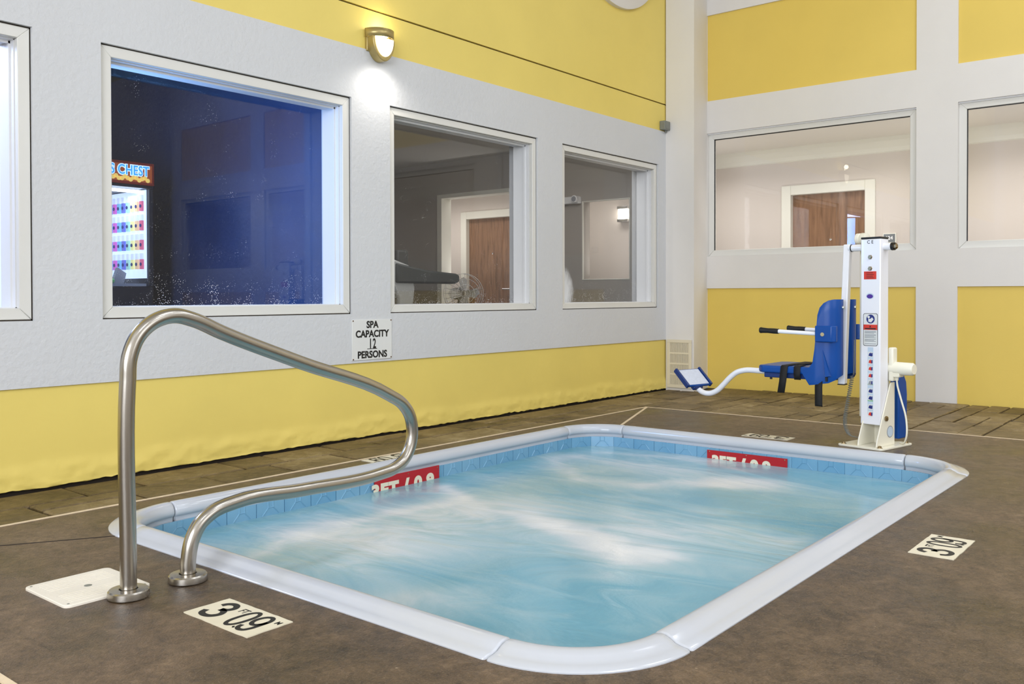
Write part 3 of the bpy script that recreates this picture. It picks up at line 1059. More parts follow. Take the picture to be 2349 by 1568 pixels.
# depth markers let into the deck
GLYPH = {'3': [[(0.06, 0.74), (0.14, 0.90), (0.36, 1.0), (0.62, 0.97), (0.80, 0.80), (0.70, 0.61), (0.42, 0.54)], [(0.42, 0.54), (0.74, 0.49), (0.90, 0.28), (0.74, 0.06), (0.42, 0.0), (0.12, 0.08), (0.0, 0.28)]],
         '0': [[(0.5 + 0.5 * math.cos(2 * PI * k / 24), 0.5 + 0.5 * math.copysign(abs(math.sin(2 * PI * k / 24)) ** 0.75, math.sin(2 * PI * k / 24))) for k in range(25)]],
         '9': [[(0.5 + 0.5 * math.cos(2 * PI * k / 20), 0.70 + 0.30 * math.sin(2 * PI * k / 20)) for k in range(21)], [(1.0, 0.72), (1.0, 0.45), (0.98, 0.20), (0.78, 0.03), (0.42, 0.0), (0.12, 0.08), (0.0, 0.24)]],
         '.': [[(0.15, -0.02), (0.25, 0.03)]]}


def glyph(root, T, ch, h, w, sw):
    # painted numeral drawn as a broad stroke
    mb = MB(T)
    for path in GLYPH[ch]:
        P = [(px * w, py * h) for px, py in path]
        if ch in '39' and len(P) < 12:
            P = catmull(P, 6)
        vs, fs = [], []
        for i, (px, py) in enumerate(P):
            d = Vector((P[min(i + 1, len(P) - 1)][0] - P[max(i - 1, 0)][0], P[min(i + 1, len(P) - 1)][1] - P[max(i - 1, 0)][1]))
            if i in (0, len(P) - 1) and len(P) > 10 and math.dist(P[0], P[-1]) < 1e-6:
                d = Vector((P[1][0] - P[-2][0], P[1][1] - P[-2][1]))
            d.normalize()
            nx_, ny_ = -d.y * sw / 2, d.x * sw / 2
            vs += [(px + nx_, py + ny_, 0.0), (px - nx_, py - ny_, 0.0), (px + nx_, py + ny_, 0.0004), (px - nx_, py - ny_, 0.0004)]
        for i in range(len(P) - 1):
            a_, b_ = 4 * i, 4 * i + 4
            fs += [(a_ + 2, a_ + 3, b_ + 3, b_ + 2), (a_, a_ + 2, b_ + 2, b_), (a_ + 1, b_ + 1, b_ + 3, a_ + 3)]
        mb.add(vs, fs)
    mb.build('numeral', 'ink', root)


def depth_marker(cx, cy, ang, lab, L=0.312, W=0.152):
    T = Matrix.Translation((cx, cy, 0)) @ Matrix.Rotation(ang, 4, 'Z')
    ed = []
    n = 14
    for k in range(n):
        ed.append((-L / 2 + L * k / n, -W / 2 + random.uniform(-1, 1) * 0.0012))
    for k in range(6):
        ed.append((L / 2 + random.uniform(-1, 1) * 0.0012, -W / 2 + W * k / 6))
    for k in range(n):
        ed.append((L / 2 - L * k / n, W / 2 + random.uniform(-1, 1) * 0.001))
    for k in range(6):
        ed.append((-L / 2 + random.uniform(-1, 1) * 0.001, W / 2 - W * k / 6))
    root = MB(T).prism(ed, -0.006, 0.003).build('depth_marker', 'marker_cream')
    tag(root, lab, 'floor marker', 'depth markers set in the deck')
    z = 0.0032
    glyph(root, T @ Matrix.Translation((-0.122, -0.052, z)), '3', 0.104, 0.074, 0.0195)
    text_obj('unit', 'FT', 'ink', root, T @ Matrix.Translation((-0.020, 0.036, z)), 0.038, 0.0006, 0.8, depth=0.0003)
    glyph(root, T @ Matrix.Translation((0.006, -0.055, z)), '0', 0.110, 0.044, 0.0135)
    glyph(root, T @ Matrix.Translation((0.052, -0.055, z)), '.', 0.110, 0.044, 0.012)
    glyph(root, T @ Matrix.Translation((0.066, -0.055, z)), '9', 0.110, 0.044, 0.0145)
    text_obj('unit', 'M', 'ink', root, T @ Matrix.Translation((0.137, 0.040, z)), 0.028, 0.0006, 0.9, depth=0.0003)
    return root


depth_marker(-6.852, -2.217, -PI / 2, 'cream depth marker in the foreground deck in front of the handrail')
depth_marker(-4.803, -3.592, 0.0, 'cream depth marker in the deck at the right of the spa')
depth_marker(-2.742, -2.027, PI / 2, 'cream depth marker on the far deck left of the pool lift base', W=0.13)
depth_marker(-4.82, -0.668, PI, 'cream depth marker on the deck strip behind the handrail bend', W=0.12)

# skimmer lid
ld = MB()
x0, x1, y0, y1 = -7.132, -6.86, -1.762, -1.475
rr = 0.02
pl = []
for cx, cy, a0 in ((x1 - rr, y1 - rr, 0), (x0 + rr, y1 - rr, PI / 2), (x0 + rr, y0 + rr, PI), (x1 - rr, y0 + rr, 1.5 * PI)):
    for k in range(5):
        a_ = a0 + PI / 2 * k / 4
        pl.append((cx + rr * math.cos(a_), cy + rr * math.sin(a_)))
root = ld.prism(pl, -0.004, 0.008).build('skimmer_lid', 'lid_ivory', bevel=0.002)
tag(root, 'square ivory plastic skimmer lid set in the deck beside the handrail', 'lid')
MB().lathe([(0.012, 0.0081), (0.012, 0.0086)], ((x0 + x1) / 2, (y0 + y1) / 2, 0), 18).build('finger_hole', 'box_grey', root)
for sx_, sy_ in ((0.06, 0.94), (0.94, 0.06), (0.06, 0.06)):
    MB().lathe([(0.004, 0.0081), (0.004, 0.0088)], (x0 + (x1 - x0) * sx_, y0 + (y1 - y0) * sy_, 0), 10).build('screw', 'box_grey', root)
for k in range(15):
    yy = y0 + 0.03 + (y1 - y0 - 0.06) * k / 14
    if abs(yy - (y0 + y1) / 2) > 0.02:
        MB().box(x0 + 0.03, x1 - 0.03, yy - 0.0016, yy + 0.0016, 0.0079, 0.0089).build('grip_rib', 'lid_ivory', root)

# ================================================================== HANDRAIL
RY = -1.80
ctrl = [(-6.958, 0.0), (-6.958, 0.12), (-6.956, 0.66), (-6.950, 0.735), (-6.920, 0.802), (-6.866, 0.845), (-6.797, 0.860), (-6.734, 0.846), (-6.633, 0.803),
        (-6.309, 0.683), (-5.872, 0.527), (-5.798, 0.484), (-5.757, 0.431), (-5.745, 0.380), (-5.756, 0.308), (-5.796, 0.254), (-5.850, 0.229), (-5.925, 0.219),
        (-6.311, 0.220), (-6.580, 0.225), (-6.664, 0.208), (-6.715, 0.175), (-6.743, 0.128), (-6.755, 0.075), (-6.758, 0.0)]


rail = empty('handrail', (-6.86, RY, 0), 'bent stainless steel grab rail arching over the near corner of the spa', 'handrail')
MB().tube([(x, RY, z) for x, z in catmull(ctrl, 7)], 0.0245, 28).build('rail', 'steel', rail, smooth=50)
for fx in (-6.958, -6.758):
    MB().lathe([(0.062, 0.0), (0.062, 0.004), (0.060, 0.018), (0.056, 0.022), (0.029, 0.0235), (0.0275, 0.022), (0.0275, 0.012)], (fx, RY, 0.003), 40).build('flange', 'steel', rail, smooth=35)

# ================================================================== WALL FITTINGS
# spa capacity sign
root = MB().box(-4.521, -4.176, -0.006, 0.0, 0.508, 0.770).build('capacity_sign', 'sign_white', bevel=0.002)
tag(root, 'white plate reading SPA CAPACITY 12 PERSONS on the wall between two windows', 'sign')
cxs = -4.3485
for txt, z, sz, sx_ in (('SPA', 0.738 - 0.003, 0.062, 1.0), ('CAPACITY', 0.675, 0.062, 0.98), ('12', 0.610, 0.088, 0.62), ('PERSONS', 0.540, 0.062, 1.0)):
    text_obj('lettering', txt, 'ink', root, frame_T((cxs, -0.0065, z), (1, 0, 0), (0, 0, 1)), sz, 0.0022, sx_, depth=0.0004, spacing=1.25 if txt == '12' else 1.0)
MB().box(cxs - 0.045, cxs + 0.040, -0.0069, -0.006, 0.577, 0.581).build('underline', 'ink', root)
for sx_, sz_ in ((-4.513, 0.763), (-4.184, 0.763), (-4.512, 0.515), (-4.184, 0.517)):
    MB().lathe([(0.0045, -0.0085), (0.0045, -0.006)], (sx_, 0, sz_), 10, 'y').build('screw', 'rust', root)


# sconce on the seam of white and yellow
def sconce(x, z):
    root = empty('wall_sconce', (x, 0, z - 0.12), 'half-round brass wall sconce glowing above the white window band', 'wall lamp')
    R, zt, zb = 0.105, z + 0.085, z - 0.115
    MB().box(x - 0.10, x + 0.10, -0.012, 0.011, z - 0.06, z + 0.085).build('back_plate', 'sconce_metal', root, bevel=0.004)
    # open half-round cup on top
    vs, fs = [], []
    n = 24
    for k in range(n + 1):
        a_ = PI * k / n
        vs += [(x - math.cos(a_) * R, -math.sin(a_) * R, z + 0.030), (x - math.cos(a_) * R, -math.sin(a_) * R, zt)]
    for k in range(n):
        fs.append((2 * k, 2 * k + 2, 2 * k + 3, 2 * k + 1))
    o = MB().add(vs, fs).build('shade', 'sconce_metal', root, smooth=60)
    sol = o.modifiers.new('solid', 'SOLIDIFY'); sol.thickness = 0.004; sol.offset = 1
    # shield-shaped housing below with a frosted lens on its face
    half = lambda a_, b_: [(x - a_ * math.cos(PI * k / 24), z + 0.032 - b_ * math.sin(PI * k / 24)) for k in range(25)]
    MB().prism(half(0.096, 0.150), -0.066, 0.0, 'y').build('housing', 'sconce_metal', root, bevel=0.004)
    MB().prism(half(0.080, 0.122), -0.072, -0.066, 'y').build('lens', 'lens_glow', root, bevel=0.002)
    MB().lathe([(0.006, -0.03), (0.024, -0.022), (0.030, 0.0), (0.022, 0.022), (0.004, 0.03)], (x + 0.02, -0.050, zt - 0.015), 20).build('bulb', 'lamp_glow', root, smooth=50)
    point_light('sconce_up_light', (x + 0.02, -0.07, zt + 0.05), 0.6, (1.0, 0.9, 0.66), 0.03)
    l = bpy.data.lights.new('sconce_down_light', 'SPOT')
    l.energy, l.color, l.spot_size, l.spot_blend, l.shadow_soft_size = 6, (1.0, 0.95, 0.88), math.radians(160), 1.0, 0.05
    o = bpy.data.objects.new('sconce_down_light', l); C.objects.link(o)
    o.location = (x, -0.15, z - 0.15)
    o.rotation_euler = Vector((0, 0.22, -1)).to_track_quat('-Z', 'Y').to_euler()


sconce(-4.29, 2.575)

# grey junction box and conduit at the column
root = MB().box(-0.615, -0.511, -0.05, 0.009, 2.535, 2.62).build('junction_box', 'box_grey', bevel=0.004)
tag(root, 'small grey junction box at the top of the corner beside the column', 'electrical box')
MB().box(-0.60, -0.525, -0.054, -0.05, 2.545, 2.612).build('cover', 'box_grey', root, bevel=0.001)
MB().tube([(-0.53, -0.01, 2.54), (-0.53, -0.01, 2.515)], 0.010, 10).build('conduit', 'box_grey', root)

# big round white disc high on the wall
root = MB().lathe([(0.755, -0.035), (0.762, -0.03), (0.762, 0.0), (0.762, 0.010)], (-1.39, 0, 4.29), 72, 'y').build('wall_medallion', 'wall_white_smooth', smooth=40)
tag(root, 'large round white disc high on the yellow wall, cut by the top edge', 'wall disc')

# ventilation grille on the column foot
GX = -0.512
root = empty('air_grille', (GX, -0.16, 0.02), 'ivory louvred air grille at the foot of the corner column', 'vent')
gy0, gy1, gz0, gz1 = -0.285, -0.022, 0.025, 0.495
MB().box(GX - 0.002, GX + 0.004, gy0 + 0.01, gy1 - 0.01, gz0 + 0.01, gz1 - 0.01).build('backing', 'box_grey', root)
fw_ = 0.030
for bx_ in ((gy0, gy1, gz0, gz0 + fw_), (gy0, gy1, gz1 - fw_, gz1), (gy0, gy0 + fw_, gz0 + fw_, gz1 - fw_), (gy1 - fw_, gy1, gz0 + fw_, gz1 - fw_)):
    MB().box(GX - 0.012, GX, *bx_).build('frame', 'vent_ivory', root, bevel=0.002)
for k in range(1, 4):
    zz = gz0 + fw_ + (gz1 - gz0 - 2 * fw_) * k / 4
    MB().box(GX - 0.010, GX, gy0 + fw_, gy1 - fw_, zz - 0.008, zz + 0.008).build('cross_bar', 'vent_ivory', root)
for k in range(17):
    yy = gy0 + fw_ + (gy1 - gy0 - 2 * fw_) * (k + 0.5) / 17
    MB().box(GX - 0.008, GX - 0.001, yy - 0.0036, yy + 0.0036, gz0 + fw_, gz1 - fw_).build('louvre', 'vent_ivory', root)

# number plate in the corridor
root = MB().box(CX - 0.012, CX, -1.66, -1.525, 1.455, 1.555).build('room_number_plate', 'corridor_trim', bevel=0.003)
tag(root, 'grey door number plate reading 124 beside the corridor door', 'sign')
MB().box(CX - 0.014, CX - 0.011, -1.648, -1.537, 1.464, 1.546).build('number_field', 'grey_plate', root)
text_obj('number', '124', 'plastic_white', root, frame_T((CX - 0.0146, -1.59, 1.505), (0, -1, 0), (0, 0, 1)), 0.05, 0.0015, 1.0, depth=0.0003)

# ================================================================== POOL LIFT
LO = Vector((-2.58, -2.65, 0))
LT = Matrix.Translation(LO) @ Matrix.Rotation(math.radians(-12), 4, 'Z')
lift = bpy.data.objects.new('pool_lift', None)
link(lift, LO)
tag(lift, 'white and blue accessible pool lift with seat swung over the deck', 'pool lift')
L_ = lambda: MB(LT)


def rounded(x0, x1, y0, y1, r, n=4):
    out = []
    for cx, cy, a0 in ((x1 - r, y1 - r, 0), (x0 + r, y1 - r, PI / 2), (x0 + r, y0 + r, PI), (x1 - r, y0 + r, 1.5 * PI)):
        for k in range(n + 1):
            a_ = a0 + PI / 2 * k / n
            out.append((cx + r * math.cos(a_), cy + r * math.sin(a_)))
    return out


bp = L_().prism(rounded(-0.235, 0.135, -0.178, 0.112, 0.02), 0.0, 0.012).build('base_plate', 'lift_cream', lift, bevel=0.002)
for bx_, by_ in ((-0.205, 0.085), (-0.205, -0.150), (0.105, -0.150), (0.105, 0.085)):
    L_().lathe([(0.017, 0.012), (0.017, 0.014), (0.010, 0.0145), (0.010, 0.024), (0.004, 0.026)], (bx_, by_, 0), 6).build('anchor_bolt', 'bolt_metal', bp)
for gy in (-0.010, -0.128):
    gs = L_().prism([(-0.208, 0.012), (-0.200, 0.05), (-0.050, 0.385), (-0.036, 0.392), (0.0, 0.392), (0.0, 0.012)], gy - 0.004, gy + 0.004, 'y').build('gusset', 'lift_cream', lift, bevel=0.002)
    s_ = -1 if gy < -0.05 else 1
    L_().lathe([(0.016, 0.0), (0.016, 0.010), (0.008, 0.012)] if s_ > 0 else [(0.008, -0.012), (0.016, -0.010), (0.016, 0.0)], (-0.105, gy + s_ * 0.004, 0.178), 6, 'y').build('bolt', 'bolt_metal', gs)
L_().lathe([(0.036, -0.0015), (0.036, 0.0)], (-0.055, -0.132, 0.095), 28, 'y').build('round_badge', 'grey_label', lift)
L_().lathe([(0.031, -0.0022), (0.031, -0.0014)], (-0.055, -0.132, 0.095), 28, 'y').build('round_badge', 'pale_label', lift)
L_().box(-0.022, -0.012, -0.124, -0.014, 0.012, 0.30).build('rear_web', 'lift_cream', lift)
mast = L_().box(-0.152, -0.058, -0.122, 0.006, 0.138, 1.262).build('mast', 'lift_white', lift, bevel=0.006)
L_().box(-0.152, -0.058, -0.122, 0.006, 1.262, 1.274).build('mast_cap', 'rubber_black', mast, bevel=0.003)
L_().box(-0.038, -0.012, 0.050, 0.080, 0.165, 1.20).build('link_bar', 'lift_cream', lift, bevel=0.004)
L_().lathe([(0.013, 0.0), (0.013, 0.05)], (-0.03, -0.0, 0.19), 14, 'y').build('link_pin', 'lift_cream', lift)
L_().lathe([(0.0215, -0.172), (0.0215, 0.110)], (-0.105, 0, 1.214), 24, 'y').build('axle', 'lift_white', lift, smooth=40)
L_().lathe([(0.024, -0.186), (0.024, -0.168)], (-0.105, 0, 1.214), 20, 'y').build('axle_collar', 'rubber_black', lift, smooth=40)
L_().lathe([(0.008, -0.203), (0.018, -0.198), (0.018, -0.186)], (-0.105, 0, 1.214), 6, 'y').build('axle_nut', 'bolt_metal', lift)
L_().lathe([(0.024, 0.088), (0.024, 0.094)], (-0.105, 0, 1.214), 20, 'y').build('axle_collar', 'rubber_black', lift, smooth=40)
L_().lathe([(0.022, 0.012), (0.034, 0.016), (0.036, 0.05), (0.030, 0.058), (0.034, 0.062), (0.034, 0.082), (0.028, 0.088)], (-0.06, 0, 1.272), 24, 'y').build('end_cap', 'lift_cream', lift, smooth=40)
# actuator
act = L_().box(-0.055, 0.0, -0.150, -0.116, 0.40, 0.605).build('actuator_body', 'lift_cream', lift, bevel=0.010, seg=3)
L_().lathe([(0.030, -0.265), (0.038, -0.255), (0.040, -0.13), (0.040, -0.112)], (-0.02, 0, 0.478), 28, 'y').build('motor', 'lift_cream', act, smooth=40)
L_().box(-0.05, 0.01, -0.185, -0.124, 0.425, 0.455).build('motor_clamp', 'lift_cream', act, bevel=0.006)
L_().lathe([(0.014, 0.20), (0.014, 0.41)], (-0.028, -0.09, 0), 16).build('piston', 'chrome', lift, smooth=40)
L_().lathe([(0.021, 0.28), (0.021, 0.46)], (-0.028, -0.09, 0), 16).build('actuator_tube', 'lift_cream', lift, smooth=40)
# blue rear cover
L_().prism([(0.10, 0.03), (0.20, 0.03), (0.205, 0.30), (0.195, 0.38), (0.16, 0.435), (0.12, 0.43), (0.10, 0.38)], -0.105, -0.045, 'y').build('battery_cover', 'lift_blue', lift, bevel=0.008)
L_().tube(catmull([(-0.02, -0.155, 0.43), (-0.02, -0.157, 0.39), (-0.01, -0.175, 0.30), (0.0, -0.205, 0.17), (0.0, -0.205, 0.06), (0.02, -0.180, 0.022), (0.05, -0.14, 0.016)], 6), 0.0055, 10).build('power_cable', 'lift_cream', lift, smooth=50)
L_().lathe([(0.010, 0.0), (0.012, 0.02), (0.010, 0.03)], (-0.02, -0.155, 0.405), 12).build('cable_gland', 'lift_cream', lift, smooth=40)
# hand control cable: straight lead, coil, straight lead
L_().tube(catmull([(-0.02, 0.125, 0.64), (-0.02, 0.126, 0.55), (-0.01, 0.135, 0.42)], 5), 0.003, 8).build('coil_cable', 'box_grey', lift)
base = catmull([(0.0, 0.150, 0.41), (0.0, 0.165, 0.33), (0.0, 0.180, 0.25), (0.0, 0.195, 0.17), (0.0, 0.20, 0.12), (0.0, 0.192, 0.07), (0.0, 0.168, 0.035), (0.0, 0.12, 0.025), (0.0, 0.06, 0.025)], 12)
hel = []
N = len(base)
turns = 46
for i in range(turns * 10):
    q = i / (turns * 10) * (N - 1)
    k = min(int(q), N - 2)
    p = Vector(base[k]).lerp(Vector(base[k + 1]), q - k)
    a_ = 2 * PI * i / 10
    fade = 1.0 if q < N * 0.7 else max(0.3, 1 - (q - N * 0.7) / (N * 0.1))
    hel.append((p.x + 0.011 * fade * math.cos(a_), p.y + 0.011 * fade * math.sin(a_), p.z))
L_().tube(hel, 0.0028, 6).build('coil_cable', 'box_grey', lift, smooth=60)

# marks on the mast face
FX_ = -0.1524
MT = lambda y, z: LT @ frame_T((FX_, y, z), (0, -1, 0), (0, 0, 1))
text_obj('conformity_mark', 'C E', 'ink', lift, MT(-0.056, 1.243), 0.028, 0.0003, 1.0, depth=0.0002)
for zz in (1.152, 1.083):
    L_().lathe([(0.011, -0.008), (0.014, -0.004), (0.014, 0.0)], (FX_, -0.056, zz), 6, 'x').build('bolt', 'bolt_metal', mast)
st = L_().box(FX_ - 0.0006, FX_, -0.096, -0.016, 1.018, 1.066).build('warning_label', 'red_label', lift)
for k in range(4):
    L_().box(FX_ - 0.001, FX_ - 0.0005, -0.08 + 0.006 * (k % 2), -0.032, 1.025 + 0.010 * k, 1.028 + 0.010 * k).build('text_line', 'ink', st)
# oval maker's badge
ov = [(-0.056 + 0.025 * math.cos(2 * PI * k / 28), 0.917 + 0.018 * math.sin(2 * PI * k / 28)) for k in range(28)]
ob_ = L_().prism(ov, FX_ - 0.0006, FX_, 'x').build('oval_badge', 'pale_label', lift)
ov = [(-0.055 + 0.020 * math.cos(2 * PI * k / 28), 0.915 + 0.013 * math.sin(2 * PI * k / 28)) for k in range(28)]
L_().prism(ov, FX_ - 0.0011, FX_ - 0.0005, 'x').build('oval_field', 'purple_label', ob_)
# instruction label
lb = L_().prism(rounded(-0.106, -0.012, 0.615, 0.812, 0.012), FX_ - 0.0005, FX_, 'x').build('instruction_label', 'ink', lift)
L_().prism(rounded(-0.103, -0.015, 0.618, 0.809, 0.010), FX_ - 0.0009, FX_ - 0.0004, 'x').build('label_field', 'sign_white', lb)
L_().lathe([(0.027, -0.0014), (0.027, -0.0008)], (FX_, -0.060, 0.778), 28, 'x').build('pictogram_disc', 'blue_label', lb)
L_().lathe([(0.008, -0.0019), (0.008, -0.0013)], (FX_, -0.048, 0.790), 16, 'x').build('pictogram', 'sign_white', lb)
L_().prism([(-0.046, 0.762), (-0.064, 0.757), (-0.080, 0.776), (-0.070, 0.788), (-0.058, 0.778), (-0.046, 0.780)], FX_ - 0.0019, FX_ - 0.0013, 'x').build('pictogram', 'sign_white', lb)
L_().box(FX_ - 0.0014, FX_ - 0.0008, -0.103, -0.015, 0.712, 0.744).build('red_band', 'red_label', lb)
L_().box(FX_ - 0.0019, FX_ - 0.0013, -0.094, -0.024, 0.716, 0.723).build('text_line', 'ink', lb)
L_().prism([(-0.052, 0.728), (-0.064, 0.728), (-0.058, 0.739)], FX_ - 0.0019, FX_ - 0.0013, 'x').build('warning_triangle', 'ink', lb)
for k, z_ in enumerate((0.704, 0.698, 0.692, 0.683, 0.677, 0.671, 0.665, 0.655, 0.649, 0.643, 0.628)):
    L_().box(FX_ - 0.0014, FX_ - 0.0008, -0.095 + 0.012 * (k % 3 == 2), -0.022, z_ - 0.0012, z_ + 0.0012).build('text_line', 'grey_plate', lb)
# strip of pictograms
sp = L_().box(FX_ - 0.0006, FX_, -0.078, -0.042, 0.198, 0.607).build('pictogram_strip', 'pale_label', lift)
L_().box(FX_ - 0.0011, FX_ - 0.0005, -0.077, -0.043, 0.378, 0.386).build('strip_bar', 'green_label', sp)
L_().box(FX_ - 0.0011, FX_ - 0.0005, -0.077, -0.043, 0.280, 0.288).build('strip_bar', 'green_label', sp)
for k in range(9):
    z_ = 0.563 - k * 0.0425 - (0.012 if k > 4 else 0) - (0.012 if k > 6 else 0)
    if k > 4: z_ += 0.004
    L_().box(FX_ - 0.0011, FX_ - 0.0005, -0.075, -0.045, z_ - 0.016, z_ + 0.016).build('pictogram', 'sign_white', sp)
    L_().prism([(-0.070, z_ - 0.012), (-0.048, z_ - 0.008), (-0.052, z_ + 0.006), (-0.062, z_ + 0.012), (-0.066, z_ + 0.002)], FX_ - 0.0016, FX_ - 0.001, 'x').build('pictogram', ['blue_label', 'red_label', 'red_label', 'red_label', 'grey_label', 'blue_label', 'blue_label', 'blue_label', 'red_label'][k], sp)
    L_().box(FX_ - 0.0018, FX_ - 0.0012, -0.074, -0.066, z_ - 0.010, z_ + 0.010).build('pictogram', 'marquee_blue' if False else 'blue_label', sp)

# swing arm and chair (chair squared to the wall)
XC, YC = -2.65, -2.502
S_ = lambda: MB(Matrix.Translation((XC, YC, 0)))
S_().add([(-0.026, -0.026, 1.238), (0.026, -0.026, 1.238), (0.026, 0.014, 1.238), (-0.026, 0.014, 1.238),
          (-0.026, 0.004, 0.366), (0.026, 0.004, 0.366), (0.026, 0.048, 0.366), (-0.026, 0.048, 0.366)],
         [(0, 1, 2, 3), (7, 6, 5, 4), (0, 4, 5, 1), (1, 5, 6, 2), (2, 6, 7, 3), (3, 7, 4, 0)]).build('swing_arm', 'lift_white', lift, bevel=0.006)
S_().box(-0.026, 0.026, 0.003, 0.049, 0.361, 0.366).build('arm_cap', 'rubber_black', lift)
# moulded back shell: columns of (x, y, z top, z bottom) around a U
cols = [(0.200, 0.212, 0.462, 0.455), (0.203, 0.185, 0.468, 0.412), (0.205, 0.155, 0.477, 0.367), (0.206, 0.135, 0.505, 0.369), (0.206, 0.124, 0.59, 0.371), (0.205, 0.117, 0.69, 0.373), (0.203, 0.108, 0.800, 0.375),
        (0.200, 0.095, 0.846, 0.377), (0.196, 0.072, 0.874, 0.380), (0.190, 0.045, 0.890, 0.384), (0.174, 0.018, 0.896, 0.40), (0.145, 0.002, 0.896, 0.42), (0.11, -0.004, 0.896, 0.43), (0.08, 0.004, 0.896, 0.43), (0.056, 0.028, 0.896, 0.42), (0.034, 0.058, 0.896, 0.41), (0.0, 0.064, 0.896, 0.41)]
cols = [(-x, y, a_, b_) for x, y, a_, b_ in cols] + [(x, y, a_, b_) for x, y, a_, b_ in cols[-2::-1]]
vs, fs = [], []
nv = 9
for x, y, zt, zb in cols:
    for k in range(nv):
        vs.append((x, y, zb + (zt - zb) * k / (nv - 1)))
for i in range(len(cols) - 1):
    for k in range(nv - 1):
        fs.append((i * nv + k, (i + 1) * nv + k, (i + 1) * nv + k + 1, i * nv + k + 1))
o = S_().add(vs, fs).build('backrest', 'lift_blue', lift, smooth=50)
md = o.modifiers.new('solid', 'SOLIDIFY'); md.thickness = 0.022; md.offset = 0
md = o.modifiers.new('bevel', 'BEVEL'); md.width = 0.007; md.segments = 2; md.limit_method = 'ANGLE'; md.angle_limit = math.radians(50)
# backrest-to-arm spine
for x_ in (-0.11, 0.11):
    S_().lathe([(0.010, -0.008), (0.012, -0.003), (0.012, 0.012)], (x_, -0.014, 0.847), 14, 'y').build('bolt', 'chrome', lift, smooth=40)
seat = S_().prism([(-0.205, 0.05), (-0.205, 0.47), (-0.17, 0.505), (0.17, 0.505), (0.205, 0.47), (0.205, 0.05)], 0.430, 0.476).build('seat', 'lift_blue', lift, bevel=0.012, seg=3)
S_().box(-0.18, 0.18, 0.06, 0.465, 0.398, 0.432).build('seat_pan', 'lift_blue_dark', lift, bevel=0.006)
S_().lathe([(0.008, 0.384), (0.008, 0.398)], (-0.15, 0.43, 0), 10).build('bolt', 'rubber_black', lift)
for sd in (-1, 1):
    x0, x1 = sorted((sd * 0.205, sd * 0.246))
    ab = S_().prism([(x0, 0.012), (x0, 0.110), (x1, 0.110), (x1, 0.028), (x0 + (0.012 if sd < 0 else 0.03), -0.012), (x0 + 0.008 if sd < 0 else x0, -0.012)] if False else
                    [(sd * 0.196, -0.004), (sd * 0.196, 0.110), (sd * 0.246, 0.110), (sd * 0.246, 0.008), (sd * 0.225, -0.014), (sd * 0.20, -0.014)], 0.638, 0.736).build('arm_bracket', 'lift_blue', lift, bevel=0.005)
    S_().lathe([(0.010, -0.004), (0.012, 0.0)] if sd > 0 else [(0.012, 0.0), (0.010, 0.004)], (sd * 0.246 + (0.004 if sd > 0 else -0.004), 0.062, 0.684), 14, 'x').build('bolt', 'chrome', ab)
    ar = S_().tube([(sd * 0.222, 0.05, 0.684), (sd * 0.222, 0.36, 0.696)], 0.0125, 16).build('armrest', 'lift_white', lift, smooth=40)
    S_().tube([(sd * 0.222, 0.350, 0.6955), (sd * 0.222, 0.385, 0.697), (sd * 0.222, 0.42, 0.6985), (sd * 0.222, 0.455, 0.700), (sd * 0.222, 0.468, 0.7005), (sd * 0.222, 0.474, 0.7005)], [0.0165, 0.0170, 0.0155, 0.0175, 0.0195, 0.0165], 16).build('grip', 'rubber_black', ar, smooth=40)
    # hip fin
    S_().add([(sd * 0.206, 0.078, 0.60), (sd * 0.206, 0.020, 0.425), (sd * 0.206, 0.060, 0.418), (sd * 0.232, 0.024, 0.430), (sd * 0.232, 0.050, 0.425)],
             [(0, 1, 3), (0, 3, 4), (0, 4, 2), (1, 2, 4, 3), (0, 2, 1)]).build('hip_fin', 'lift_blue', lift)
    S_().box(sd * 0.204 - 0.010, sd * 0.204 + 0.010, 0.044, 0.056, 0.395, 0.43).build('buckle_hook', 'rubber_black', lift)
# belts: two tails hanging from the seat edge, webbing across the cushion


def strap(pts, w, name):
    vs, fs = [], []
    for (x, y, z, dy) in pts:
        vs += [(x, y - w / 2 + dy, z), (x, y + w / 2 + dy, z)]
    for i in range(len(pts) - 1):
        fs.append((2 * i, 2 * i + 1, 2 * i + 3, 2 * i + 2))
    o = S_().add(vs, fs).build(name, 'strap_black', lift, smooth=60)
    md = o.modifiers.new('solid', 'SOLIDIFY'); md.thickness = 0.004; md.offset = 0


strap([(0.19, 0.318, 0.480, 0), (-0.19, 0.318, 0.480, 0), (-0.208, 0.318, 0.474, 0), (-0.213, 0.320, 0.44, 0), (-0.214, 0.322, 0.38, 0.004), (-0.213, 0.326, 0.308, 0.012)], 0.046, 'seat_belt')
strap([(-0.12, 0.235, 0.480, 0), (-0.19, 0.235, 0.480, 0), (-0.208, 0.235, 0.474, 0), (-0.212, 0.235, 0.43, 0), (-0.20, 0.235, 0.395, 0)], 0.042, 'seat_belt')
strap([(-0.205, 0.098, 0.40, 0), (-0.214, 0.097, 0.36, 0), (-0.216, 0.096, 0.30, 0), (-0.215, 0.096, 0.250, 0), (-0.212, 0.096, 0.240, 0)], 0.046, 'seat_belt')
strap([(0.19, 0.262, 0.481, 0), (0.0, 0.262, 0.481, 0), (-0.12, 0.262, 0.481, 0)], 0.040, 'seat_belt')
